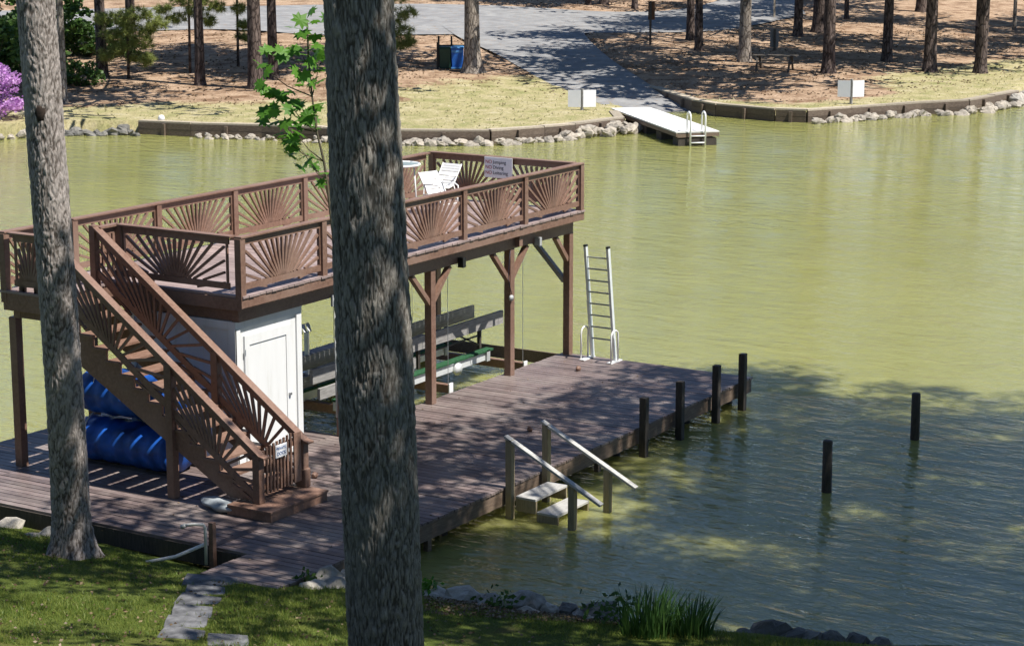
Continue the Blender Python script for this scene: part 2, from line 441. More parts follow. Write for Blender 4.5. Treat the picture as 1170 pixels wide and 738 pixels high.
# ------------------------------------------------------------------ lake
t = NT('lake_water'); b = t.b
turb = t.noise(t.coord(), .12, 4, .6)
cr = t.ramp(turb, 'Fac', [(.3, (.236,.236,.070)), (.7, (.266,.264,.083))]); t.color(cr, 'Color')
b.inputs['Roughness'].default_value = .045; b.inputs['IOR'].default_value = 1.33; b.inputs['Specular IOR Level'].default_value = .95
yaw = .5536
w1 = t.noise(t.coord((1,.34,1), (0,0,-yaw+.12)), 2.6, 3, .5, .25)
w2 = t.noise(t.coord((1,.45,1), (0,0,-yaw-.35)), 8.0, 3, .6, .2)
w3 = t.noise(t.coord((1,.7,1), (0,0,-yaw)), .35, 3, .5)
calm = t.ramp(w3, 'Fac', [(.3, (.45,.45,.45)), (.7, (1,1,1))])
h = t.math('ADD', (w1, 'Fac'), (t.math('MULTIPLY', (w2, 'Fac'), .35), 0))
h = t.math('MULTIPLY', (h, 0), (calm, 'Color'))
t.bump(h, 0, 1.0, .085)
t.b.subsurface_method = 'BURLEY'; b.inputs['Subsurface Weight'].default_value = 1.0; b.inputs['Subsurface Radius'].default_value = (1.0,1.0,.6); b.inputs['Subsurface Scale'].default_value = .55
M['water'] = t.m
wv = MB(); wv.v = [(-60,-300,-.5),(420,-300,-.5),(420,320,-.5),(-60,320,-.5)]; wv.f = [(0,1,2,3)]
wv.build('lake_water', M['water'], kind='structure')

# ------------------------------------------------------------------ light, sky, camera
EL = math.radians(60); AZ = Vector((.07, -.997))
sd = Vector((AZ.x*math.cos(EL), AZ.y*math.cos(EL), math.sin(EL)))
W = bpy.data.worlds.new('World'); S.world = W; W.use_nodes = True
sk = W.node_tree.nodes.new('ShaderNodeTexSky'); sk.sky_type = 'NISHITA'; sk.sun_disc = False
sk.sun_elevation = EL; sk.sun_rotation = math.atan2(AZ.x, AZ.y); sk.air_density = .75; sk.dust_density = .25; sk.ozone_density = 2.0; sk.altitude = 1800
bg = W.node_tree.nodes['Background']; bg.inputs['Strength'].default_value = .12
W.node_tree.links.new(sk.outputs['Color'], bg.inputs['Color'])
L = bpy.data.lights.new('sun', 'SUN'); L.energy = 5.0; L.angle = math.radians(.53); L.color = (1, .955, .88)
lo = bpy.data.objects.new('sun', L); COL.objects.link(lo); lo.rotation_euler = (-sd).to_track_quat('-Z', 'Y').to_euler()
cam = bpy.data.cameras.new('camera'); co = bpy.data.objects.new('camera', cam); COL.objects.link(co)
cam.sensor_width = 36; cam.lens = 2418.8/1170*36; cam.clip_end = 1500; cam.clip_start = .1
PITCH, YAW = .2023, .5536
fwd = Vector((math.cos(YAW)*math.cos(PITCH), math.sin(YAW)*math.cos(PITCH), -math.sin(PITCH)))
co.location = (-36.4916, -20.9068, 9.2501); co.rotation_euler = fwd.to_track_quat('-Z', 'Y').to_euler()
S.camera = co
S.view_settings.view_transform = 'Standard'; S.view_settings.look = 'None'; S.view_settings.exposure = .66; S.view_settings.gamma = 1
S.render.engine = 'CYCLES'; S.cycles.use_denoising = True; S.cycles.max_bounces = 6; S.cycles.transparent_max_bounces = 4
# ------------------------------------------------------------------ dock platform
rnd = random.Random(3)
dock = thing('dock', 'wide brown plank dock platform on pilings over green water', 'dock', (-7,-1.8,-.5))
bd = MB()
def planks(x0, x1, y0, y1):
    n = max(1, round((x1-x0)/.146)); s = (x1-x0)/n
    for i in range(n):
        a = x0+i*s+.008; dz = rnd.uniform(-.003, .003)
        bd.box(a, a+s-.016, y0+rnd.uniform(-.008,.008), y1+rnd.uniform(-.008,.008), -.036+dz, dz)
planks(-13.97,-.1,-3.89,-1.97)
planks(-15.0,-13.97,-3.89,-2.56)
bd.box(-13.97,-.1,-1.965,-1.835,-.036,.003)
planks(-13.97,-.1,-1.83,.36)
planks(-13.97,-7.9,.365,3.4); planks(-13.97,-.1,3.405,4.92)
bd.build('decking', M['deck'], dock)
fs = MB()
fs.box(-15.0,-.13,-3.875,-3.835,-.29,-.04); fs.box(-.135,-.1,-3.83,4.9,-.29,-.04)
pass; fs.box(-13.95,-.14,4.87,4.905,-.29,-.04)
fs.box(-14.98,-13.99,-2.61,-2.575,-.2,-.04); fs.box(-7.9,-.14,.32,.355,-.29,-.04); fs.box(-7.9,-.14,3.41,3.445,-.29,-.04); fs.box(-7.93,-7.895,.36,3.4,-.29,-.04)
fs.build('rim_board', M['fascia'], dock)
MB().box(-13.99,-13.95,-2.55,4.9,-.30,-.04).build('rim_board', M['darkwood'], dock)  # front rim uses the darker timber: its shade is put into the colour
js = MB()
for y in (-3.2,-2.4,-1.6,-.8,0): js.box(-13.9,-.2,y-.04,y+.04,-.28,-.045)
for y in (1.0,1.9,2.8): js.box(-13.9,-8.0,y-.04,y+.04,-.28,-.045)
js.build('joist', M['darkwood'], dock)
for x in (-13.2,-10.4,-7.6,-4.9,-2.2,-.4):
    for y in (-3.5,-.2,3.6,4.6):
        MB().tube([(x,y,-2.4),(x,y,-.05)], .1, 10).build('piling', M['darkwood'], dock, True)
for x, y in ((-6.0,-3.78),(-11.2,-3.78),(-12.6,-3.78)):
    MB().box(x-.05,x+.05,y-.04,y+.04,-2.2,-.3).build('support_post', M['fascia'], dock)
# square mooring posts along the right edge
for i, (x, z, lean) in enumerate(((-4.75,.57,0),(-3.37,.58,.01),(-1.92,.60,-.01),(-.78,.60,.012))):
    lab = ['square dark mooring post at the dock edge nearest the water steps', 'square dark mooring post second in the row beyond the water steps',
           'square mooring post third in the row, with a pale lit edge', 'square mooring post standing at the outer corner of the dock'][i]
    p = MB().bar((x,-4.0,-2.2),(x+lean,-4.0+lean,z), .13, .13, (0,1,0)).build('mooring_post', M['darkwood'], bevel=.012)
    tag(p, lab, 'post', 'mooring posts along the dock edge')
for x, y, h, lab in ((-5.13,-7.62,.38,'lone dark round pile standing in shaded water, the nearer of two'), (-1.14,-7.61,.36,'lone dark round pile in open water farther from shore, the farther of two')):
    p = MB().tube([(x,y,-2.4),(x+.01,y,-.2),(x+.012,y+.005,h-.02),(x+.012,y+.005,h)], [.085,.083,.08,.066], 14).build('wooden_pile', M['darkwood'], smooth=True)
    tag(p, lab, 'pile', 'piles standing free in the lake')

# ------------------------------------------------------------------ sunburst railing kit
def fan(mb, a, b, zf, h0=.19, h1=.80, nray=19, w=.042, slope=0.0, margin=.075):
    """radiating balusters in the bay from a to b (plan points); heights over zf(u)"""
    a = Vector((a[0],a[1],0)); b = Vector((b[0],b[1],0)); Lb = (b-a).length; d = (b-a)/Lb
    def P(u, v): q = a + d*u; return Vector((q.x, q.y, zf + slope*u + v))
    cx, cy = Lb/2, -.02; hw = Lb/2-margin
    nrm = Vector((-d.y, d.x, 0))
    for i in range(nray):
        th = math.radians(11 + (180-22)*i/(nray-1)); c, s = math.cos(th), math.sin(th)
        r1 = (h1-cy)/s
        if abs(c) > 1e-4: r1 = min(r1, hw/abs(c))
        r0 = max((h0-cy)/s, .16)
        if r0 > r1-.1: r0 = r1*.4; 
        p, q = P(cx+c*r0, cy+s*r0), P(cx+c*r1, cy+s*r1)
        if cy+s*r0 < h0-.05: p = P(cx+c*.45*hw/abs(c), cy+s*.45*hw/abs(c))
        mb.bar(p, q, w, w, nrm)
def rail_run(parent, a, b, zf, npan, endposts=(True, True), fans=True, slope=0.0, posts=None):
    a = Vector((a[0],a[1])); b = Vector((b[0],b[1])); d = (b-a).normalized(); Lr = (b-a).length
    def P(u, v): q = a+d*u; return Vector((q.x, q.y, zf+slope*u+v))
    side = (0,0,1)
    tr = MB(); tr.bar(P(-.05,.935), P(Lr+.05,.935), .145, .034); cap = tr.build('railing', M['brown'], parent, bevel=.006)
    m = MB(); m.bar(P(.03,.86), P(Lr-.03,.86), .038, .105); m.build('top_rail', M['brown'], cap)
    m = MB(); m.bar(P(.03,.135), P(Lr-.03,.135), .04, .10); m.build('bottom_rail', M['brown'], cap)
    for k in range(npan+1):
        if (k == 0 and not endposts[0]) or (k == npan and not endposts[1]): continue
        u = Lr*k/npan; w = .125
        m = MB(); m.bar(P(u,-.2), P(u,.917), w, w, (d.x,d.y,0)); m.build('post', M['brown'], cap, bevel=.005)
    for k in range(npan):
        u0, u1 = Lr*k/npan+.05, Lr*(k+1)/npan-.05
        m = MB(); fan(m, a+d*u0, a+d*u1, zf+slope*u0, slope=slope); m.build('sunburst_balusters', M['brown'], cap)
        for u in (u0+.018, u1-.018): MB().bar(P(u,.19), P(u,.81), .032, .036, (d.x,d.y,0)).build('side_batten', M['brown'], cap)
    return cap

# ------------------------------------------------------------------ upper deck of the boathouse
ZF = 2.94
ud = thing('upper_deck', 'brown raised boathouse deck with sunburst railings on tall posts', 'boathouse deck', (-5.4,1.8,0))
bd = MB()
n = 74; s = 10.86/n
for i in range(n):
    x = -10.82+i*s; dz = rnd.uniform(-.002,.002)
    bd.box(x+.004, x+s-.004, -.055+rnd.uniform(-.008,.008), 3.66, ZF-.036+dz, ZF+dz)
n = 11; s = (12.40-10.82)/n
for i in range(n):
    x = -12.40+i*s
    bd.box(x+.004, x+s-.004, 2.58, 3.66, ZF-.036, ZF+rnd.uniform(-.002,.002))
bd.build('deck_floor', M['updeck'], ud)
f = MB()
f.box(-10.80,.035,-.035,0,2.745,2.90); f.box(0,.035,0,3.6,2.745,2.90); f.box(-12.36,.035,3.6,3.635,2.745,2.90)
f.box(-10.83,-10.795,0,2.60,2.70,2.90); f.box(-12.385,-12.35,2.60,3.6,2.62,2.90); f.box(-12.35,-10.83,2.6,2.635,2.70,2.90)
f.build('fascia_board', M['brown'], ud, bevel=.004)
f = MB()
for y in (.2,3.4): f.box(-10.72,-.12,y-.07,y+.07,2.49,2.742)
f.box(-12.30,-10.72,3.33,3.47,2.49,2.742)
for x in (-.2,-2.44,-5.17,-7.9,-10.65): f.box(x-.06,x+.06,.28,3.32,2.50,2.74)
f.box(-12.30,-12.2,2.5,3.32,2.50,2.74)
f.build('beam', M['brown'], ud)
f = MB()
for i in range(26):
    x = -10.55+i*.42; f.box(x,x+.04,.02,3.58,2.742,2.902)
for x in (-12.1,-11.7,-11.3): f.box(x,x+.04,2.66,3.58,2.742,2.902)
f.build('joist', M['brown'], ud)
def post(x, y, z0=0, z1=2.49, w=.15): MB().box(x-w/2,x+w/2,y-w/2,y+w/2,z0,z1).build('post', M['brown'], ud, bevel=.008)
for x in (-.19,-2.44,-5.17,-7.9): post(x,.2); post(x,3.4)
post(-10.6,3.4); post(-12.22,3.52); post(-12.22,2.68)
for x in (-2.44,-5.17):
    for y in (.2,3.4):
        for sgn in (-1,1):
            MB().bar((x+sgn*.04,y,1.87),(x+sgn*.62,y,2.47),.085,.10,(0,1,0)).build('knee_brace', M['brown'], ud)
for y in (.2,3.4): MB().bar((-.26,y,1.95),(-.72,y,2.47),.085,.10,(0,1,0)).build('knee_brace', M['brown'], ud)
MB().bar((-.19,.28,1.5),(-.19,1.22,2.47),.09,.11,(1,0,0)).build('knee_brace', M['greyboard'], ud)
MB().bar((-.19,3.3,1.5),(-.19,2.4,2.47),.09,.11,(1,0,0)).build('knee_brace', M['brown'], ud)
MB().box(-2.36,-2.24,.02,.13,2.53,2.72).build('beam_block', M['brown'], ud)
MB().box(-4.36,-4.26,.01,.128,2.42,2.60).build('pulley_block', M['blackmetal'], ud); MB().box(-1.62,-1.54,.01,.128,2.44,2.60).build('pulley_block', M['greybox'], ud)
bx = MB().tube([(-2.53,.08,1.55),(-2.53,.12,1.55)], .058, 14).build('outlet_box', M['greybox'], ud, True)
MB().tube([(-2.53,.09,1.62),(-2.66,.09,1.95),(-2.6,.1,2.3),(-2.53,.12,2.47)], .008, 6).build('power_cord', M['ink'], bx, True)
MB().box(-8.28,-8.12,.08,.128,2.34,2.54).build('junction_box', M['greybox'], ud, bevel=.008)
MB().tube([(-8.2,.1,2.34),(-8.2,.1,.4)], .014, 6).build('conduit', M['greybox'], ud, True)
# railings
rail_run(ud, (-10.77,.03), (-.03,.03), ZF, 5)
rail_run(ud, (-.03,.20), (-.03,3.58), ZF, 2, (False, True))
rail_run(ud, (-.25,3.58), (-10.75,3.58), ZF, 5, (False, True))
rail_run(ud, (-10.92,3.58), (-12.33,3.58), ZF, 1, (False, True))
rail_run(ud, (-12.33,3.40), (-12.33,2.70), ZF, 1, (False, True))
rail_run(ud, (-10.77,.22), (-10.77,2.52), ZF, 1, (False, True))
m = MB(); m.bar((-10.75,2.6,ZF+.935),(-11.22,2.6,ZF+.935),.14,.034); m.bar((-10.75,2.6,ZF+.86),(-11.22,2.6,ZF+.86),.038,.105); m.bar((-10.75,2.6,ZF+.135),(-11.22,2.6,ZF+.135),.04,.1)
for k in range(3): m.bar((-10.87-.12*k,2.6,ZF+.19),(-10.87-.12*k,2.6,ZF+.81),.036,.036,(0,1,0))
m.build('short_railing', M['brown'], ud)

# ------------------------------------------------------------------ warning sign on the end railing
def text(body, size, mat, mtx, parent, extr=.002):
    c = bpy.data.curves.new('lettering', 'FONT'); c.body = body; c.size = size; c.extrude = extr; c.align_x = 'LEFT'; c.align_y = 'CENTER'
    tmp = bpy.data.objects.new('lettering', c); COL.objects.link(tmp); c.materials.append(mat); bpy.context.view_layer.update()
    me = bpy.data.meshes.new_from_object(tmp.evaluated_get(bpy.context.evaluated_depsgraph_get())); bpy.data.objects.remove(tmp); o = bpy.data.objects.new('lettering', me); COL.objects.link(o)
    o.parent = parent; o.matrix_parent_inverse = world(parent).inverted(); o.matrix_basis = mtx
    return o
sg = MB().box(-.118,-.104,1.57,2.24,3.46,3.88).build('warning_sign', M['signwhite'], bevel=.004)
tag(sg, 'white rule sign reading NO jumping on the end railing', 'sign')
RX = Matrix(((0,0,-1,0),(-1,0,0,0),(0,1,0,0),(0,0,0,1)))
for i, (w1_, w2_) in enumerate((('NO','Jumping'),('NO','Diving'),('NO','Loitering'))):
    z = 3.78-.11*i
    text(w1_, .10, M['inkred'], Matrix.Translation((-.1205,2.215,z)) @ RX, sg); text(w2_, .10, M['ink'], Matrix.Translation((-.1205,2.035,z)) @ RX, sg)

# ------------------------------------------------------------------ staircase
st = thing('staircase', 'dark brown open staircase with sunburst railings down to dock', 'staircase', (-11.8,.6,0))
Y0, Y1, ZB = 2.58, -1.55, .17; NR = 15; SL = (ZF-ZB)/(Y0-Y1-.28); run = .276; rise = (ZF-ZB)/NR
for xs_, nm in ((-12.34,'outer'),(-11.27,'inner')):
    pts = []; y, z = Y0, ZF-.03
    top = [(xs_, Y0, ZF-.05)]
    for k in range(1, NR):
        yk = Y0-run*(k-1); zk = ZF-rise*k
        top += [(xs_, yk, zk-.03), (xs_, yk-run, zk-.03)]
    yend = Y0-run*(NR-1)
    poly = top + [(xs_, yend, ZB+.01), (xs_, yend+.35, ZB+.01), (xs_, Y0, ZF-.75)]
    MB().prism(poly, (.045,0,0)).build('stringer', M['brown'], st)
for k in range(1, NR):
    yk = Y0-run*(k-1); zk = ZF-rise*k
    MB().box(-12.37,-11.2,yk-run-.02,yk+.01,zk-.03+.001,zk+.008).build('tread', M['brown'], st)
slope = -(ZF-ZB)/(run*(NR-1)+.02)
def stair_rail(x, y0, y1, ym):
    zt = ZF+.0+slope*(2.62-y0)*1.0
    sl = slope
    def P(y, v): return Vector((x, y, ZF + slope*(2.62-y) + v))
    tr = MB().bar(P(y0,.955), P(y1-.07,.955), .15, .036); 
    tr.bar(P(y1-.065,.955), P(y1-.065,.955)+Vector((0,-.10,-.02)), .15, .036)
    cap = tr.build('railing', M['brown'], st, bevel=.006)
    MB().bar(P(y0,.875), P(y1,.875), .04, .11).build('top_rail', M['brown'], cap)
    MB().bar(P(y0,.22), P(y1,.22), .04, .10).build('bottom_rail', M['brown'], cap)
    for ya, yb in ((y0-.05, ym+.06),(ym-.06, y1+.05)):
        m = MB(); fan(m, (x,ya), (x,yb), ZF+slope*(2.62-ya), h0=.27, h1=.82, nray=17, slope=slope, margin=.03)
        m.build('sunburst_balusters', M['brown'], cap)
    return P
P = stair_rail(-12.35, 2.55, -1.5, .18)
P2 = stair_rail(-11.25, 2.62, -1.5, .18)
def newel(x, y, z0, z1, w=.12): MB().box(x-w/2,x+w/2,y-w/2,y+w/2,z0,z1).build('newel_post', M['brown'], st, bevel=.008)
newel(-12.35,.18,0,P(.18,.93).z,.14); newel(-11.25,.18,0,P(.18,.93).z,.13)
newel(-12.35,-1.5,ZB,P(-1.5,.92).z,.13); newel(-11.25,-1.5,ZB,P(-1.5,.92).z,.13)
newel(-11.25,2.65,2.4,3.92,.12); newel(-12.34,2.56,2.4,3.86,.12)
MB().box(-11.32,-11.18,-1.60,-1.40,ZB+.001,ZB+.30).build('newel_base', M['brown'], st, bevel=.02)
bs = MB(); 
for k in range(6): bs.box(-12.64,-11.2,-1.95+.14*k,-1.815+.14*k,ZB-.036,ZB)
bs.box(-12.62,-11.22,-1.935,-1.10,.003,ZB-.037); bs.build('bottom_step', M['brown'], st, bevel=.004)
# gate at the stair foot
gt = thing('stair_gate', 'low dark slatted gate closing the foot of the stairs', 'gate', (-11.8,-1.5,.25))
m = MB()
for k in range(8): m.box(-12.22+.084*k,-12.18+.084*k,-1.56,-1.535,.30+.0*k,1.02+.012*k)
m.build('slats', M['brown'], gt)
m = MB(); m.box(-12.26,-11.34,-1.53,-1.49,.36,.44); m.box(-12.26,-11.34,-1.53,-1.49,.88,.96); m.build('gate_rail', M['brown'], gt)
m = MB(); m.box(-11.53,-11.36,-1.555,-1.532,.30,1.08); m.build('side_board', M['brown'], gt)
gs = MB().box(-12.02,-11.74,-1.582,-1.566,.80,1.00).build('gate_sign', M['signwhite'], bevel=.006)
tag(gs, 'small white PRIVATE DOCK sign hung on the stair gate', 'sign')
RY = Matrix(((1,0,0,0),(0,0,-1,0),(0,1,0,0),(0,0,0,1)))
text('PRIVATE', .062, M['inkblue'], Matrix.Translation((-12.008,-1.584,.94)) @ RY, gs); text('DOCK', .075, M['inkblue'], Matrix.Translation((-11.99,-1.584,.86)) @ RY, gs)

# ------------------------------------------------------------------ storage room under the deck
sh = thing('storage_room', 'white panelled storage room under the raised deck', 'shed', (-9.86,1.3,0))
MB().box(-10.70,-9.03,.232,2.45,.002,2.488).build('wall', M['white'], sh)
m = MB()
m.box(-10.73,-10.60,.20,.231,.002,2.36); m.box(-9.13,-9.0,.20,.231,.002,2.36); m.box(-10.73,-9.0,.195,.231,2.365,2.487); m.box(-10.6,-9.13,.20,.231,.002,.12)
m.box(-10.735,-10.701,.20,.34,.002,2.487); m.box(-10.735,-10.701,2.32,2.45,.002,2.487); m.box(-10.735,-10.701,.345,2.315,2.36,2.487)
m.build('corner_trim', M['white'], sh)
m = MB()
for y in (.345+.28*k for k in range(1,7)): m.box(-10.706,-10.7015,y-.012,y+.012,.01,2.35)
m.build('batten', M['white'], sh)
dr = MB().box(-10.50,-9.30,.212,.2305,.14,2.22).build('door', M['white'], sh)
m = MB(); m.box(-10.50,-10.38,.196,.211,.14,2.22); m.box(-9.42,-9.30,.196,.211,.14,2.22); m.box(-10.38,-9.42,.196,.211,2.06,2.22); m.box(-10.38,-9.42,.196,.211,.14,.34)
m.build('door_panel_trim', M['white'], dr)
for z in (.45,1.2,1.95): MB().box(-10.515,-10.485,.19,.1955,z-.05,z+.05).build('hinge', M['alu'], dr)
MB().lathe([(.0,-.02),(.028,-.02),(.03,.02),(.0,.02)], (-9.36,.18,1.05), 12).build('handle', M['alu'], dr)
# ------------------------------------------------------------------ things lying under the stairs
def blob_roll(name, x, z, y0, y1, r, seed, squash=1.0):
    rn = random.Random(seed); m = MB(); n, k = 34, 26
    prof = []
    for i in range(n+1):
        u = i/n; e = min(u, 1-u)*(y1-y0)
        rr = r*(1 if e > .13 else math.sqrt(max(.03, 1-((.13-e)/.13)**2))*.98+.02) if e < .13 else r
        for j in range(k):
            a = 2*PI*j/k
            q = rr*(1+.05*noise.noise(Vector((math.cos(a)*2, math.sin(a)*2, u*5+seed)))) + .012*math.sin(u*(y1-y0)*2*PI/.33)*(rr/r)
            m.v.append((x+q*math.cos(a)*1.22, y0+(y1-y0)*u, max(.004, z+q*math.sin(a)*squash)))
    for i in range(n):
        for j in range(k):
            a = i*k+j; b = i*k+(j+1)%k; m.f.append((a, b, b+k, a+k))
    m.f.append(tuple(range(k-1,-1,-1))); m.f.append(tuple(n*k+j for j in range(k)))
    return m.build(name, M['blue'], smooth=True)
ra = blob_roll('rolled_float_mat', -11.2, .36, .92, 3.05, .37, 1, .96); tag(ra, 'thick blue rolled float mat lying lowest on dock under stairs', 'float mat', 'blue rolled float mats')
rb = blob_roll('rolled_float_mat', -11.0, 1.13, 1.05, 3.1, .40, 5, .94); tag(rb, 'blue rolled float mat stacked on top of another roll', 'float mat', 'blue rolled float mats')
def ring(x, z, y, r, parent):
    m = MB(); m.tube([(x+math.cos(a)*r*1.05, y+.12*math.sin(a), z+math.sin(a)*r*.99) for a in [2*PI*i/28 for i in range(29)]], .012, 6)
    m.build('tie_rope', M['rope'], parent, True)
ring(-11.15,.385,2.72,.395,ra); ring(-11.0,1.14,2.6,.42,rb)
m = MB(); n, k = 18, 20
for i in range(n+1):
    u = i/n; w = math.sin(PI*min(max(u,.02),.98))**.5
    for j in range(k):
        a = 2*PI*j/k; nn = noise.noise(Vector((math.cos(a)*1.6, math.sin(a)*1.6, u*4)))
        rx = .18*w*(1+.25*nn); rz = .08*w*(1+.5*nn)
        m.v.append((-12.38+rx*math.cos(a)-.18*u, -.42-.82*u, max(.004,.085+rz*math.sin(a))))
for i in range(n):
    for j in range(k): a = i*k+j; b = i*k+(j+1)%k; m.f.append((a,b,b+k,a+k))
cb = m.build('cloth_bundle', M['cloth'], smooth=True); tag(cb, 'pale grey cloth bundle lying on the dock under the stairs', 'cloth')
cb['label'] = 'pale grey cloth bundle lying crumpled beside the bottom step'
# standpipe on the shore
sp = thing('water_standpipe', 'white pipe standing against a short brown post in the grass', 'standpipe', (-14.12,-1.95,-.12))
MB().box(-14.1,-14.02,-2.05,-1.97,-.4,.40).build('post', M['brown'], sp, bevel=.006)
MB().tube([(-14.14,-1.95,-.22),(-14.14,-1.95,.33),(-14.16,-1.93,.375),(-14.22,-1.82,.38),(-14.27,-1.70,.36)], .024, 10).build('upright_pipe', M['pvc'], sp, True)
MB().tube([(-14.15,-1.93,.08),(-14.42,-1.62,-.08),(-14.75,-1.35,-.12)], .026, 10).build('branch_pipe', M['pvc'], sp, True)
MB().tube([(-14.27,-1.70,.36),(-14.30,-1.64,.33)], .032, 10).build('tap', M['greybox'], sp, True)

# ------------------------------------------------------------------ boat lift in the slip
bl = thing('boat_lift', 'cable boat lift with green carpeted bunks hanging over the slip', 'boat lift', (-3,1.6,-.1))
for x, z in ((-1.45,-.06),(-4.14,.03),(-6.6,.05)):
    MB().box(x-.06,x+.06,.46,3.2,z-.07,z+.09).build('cross_beam', M['brown'], bl)
    MB().box(x-.065,x+.065,.43,.458,z-.075,z+.12).build('end_plate', M['whitemetal'], bl)
    for y in (.5,3.15): MB().tube([(x,y,z+.09),(x,y,2.5)], .006, 5).build('cable', M['alu'], bl)
for y in (1.02,2.0):
    MB().box(-7.0,-1.95,y-.05,y+.05,.14,.30).build('bunk', M['alu_white'], bl)
    MB().box(-7.0,-1.85,y-.09,y+.09,.302,.35).build('bunk_carpet', M['carpet'], bl, bevel=.01)
    MB().box(-2.1,-1.98,y-.09,y-.051,.12,.34).build('bunk_bracket', M['greybox'], bl)
wh = MB().tube([(-3.15,.90,.17),(-3.15,.965,.17)], .12, 20).build('pulley_wheel', M['alu_white'], bl, True)
for y, xe, z in ((1.08,-1.3,1.0),(1.86,-1.15,1.0)):
    MB().box(-7.6,xe,y-.03,y+.03,z-.26,z+.0).build('guide_board', M['greyboard'], bl)
    for x in (-2.05,-4.2,-6.4):
        MB().box(x-.035,x+.035,y+.031,y+.09,.36,z-.02).build('guide_upright', M['darkwood'], bl)
    MB().box(-7.4,-4.4,y-.03,y+.03,.42,.62).build('lower_guide_board', M['greyboard'], bl)
    MB().bar((-2.05,y+.06,.42),(-2.75,y+.06,.72),.03,.03).build('guide_brace', M['blackmetal'], bl); MB().bar((-2.0,y+.06,.62),(-4.2,y+.06,.60),.03,.03).build('guide_brace', M['blackmetal'], bl)
m = MB()
for k in range(5): m.bar((-5.0+.14*k,3.5,.86),(-4.93+.14*k,3.62,1.0),.07,.02)
m.box(-5.05,-4.4,3.6,3.66,.0,.05); m.box(-5.0,-4.94,3.52,3.6,.0,.86); m.box(-4.5,-4.44,3.52,3.6,.0,.86)
rk = m.build('slatted_rack', M['alu_white']); tag(rk, 'small pale slatted rack on the catwalk behind storage room', 'rack')

# ------------------------------------------------------------------ swim ladder and water steps
ld = thing('swim_ladder', 'tall aluminium dock ladder raised upright at the dock end', 'ladder', (-.28,-.7,0))
for y in (-.43,-.94):
    MB().bar((-.27,y,.02),(-.33,y+.15,2.27),.05,.085,(1,0,0)).build('side_rail', M['alu_white'], ld)
    MB().bar((-.33,y+.15,2.272),(-.331,y+.152,2.31),.055,.09,(1,0,0)).build('end_cap', M['blackmetal'], ld)
for k in range(8):
    z = .42+.235*k; dy = .15*z/2.27; x = -.27-.06*z/2.27
    MB().tube([(x,-.43+dy,z),(x,-.94+dy,z)], .016, 8).build('rung', M['rung'], ld, True)
def hoop(x0, x1, y, h):
    pts = [(x0,y,.01),(x0,y,h-.12)] + [((x0+x1)/2-(x1-x0)/2*math.cos(a), y, h-.12+.12*math.sin(a)) for a in [PI*i/8 for i in range(1,8)]] + [(x1,y,h-.12),(x1,y,.01)]
    return MB().tube(pts, .018, 8)
hoop(-.52,-.24,-.30,.66).build('grab_hoop', M['whitemetal'], ld, True); hoop(-.58,-.30,-1.02,.66).build('grab_hoop', M['whitemetal'], ld, True)
for y in (-.36,-.98): MB().box(-.6,-.14,y-.06,y+.06,.004,.022).build('base_plate', M['whitemetal'], ld)
MB().tube([(-.24,-.36,.3),(-.26,-.30,1.1),(-.26,-.29,1.16)], .02, 8).build('float_arm', M['alu'], ld, True)

ws = thing('water_steps', 'weathered wooden steps with sloping handrails into the lake', 'steps', (-8.6,-4.5,-.5))
for x in (-9.14,-8.02):
    hz = .79
    MB().box(x-.055,x+.055,-4.02,-3.91,-1.6,hz).build('post', M['treated'], ws, bevel=.006)
    MB().box(x-.055,x+.055,-5.16,-5.05,-2.2,.20).build('post', M['treated'], ws, bevel=.006)
    MB().bar((x,-3.88,.83),(x,-5.62,-.03),.11,.042).build('handrail', M['tread'], ws, bevel=.005)
for k, (y0, y1, z) in enumerate(((-4.40,-4.03,-.14),(-4.80,-4.42,-.34))):
    MB().box(-9.08,-8.08,y0,y1,z-.04,z).build('tread', M['tread'], ws, bevel=.004)
    for x in (-9.07,-8.13): MB().box(x,x+.04,y0,y1,z-.24,z-.042).build('stringer', M['treated'], ws)
MB().box(-9.08,-8.08,-5.2,-4.83,-.60,-.56).build('tread', M['tread'], ws)

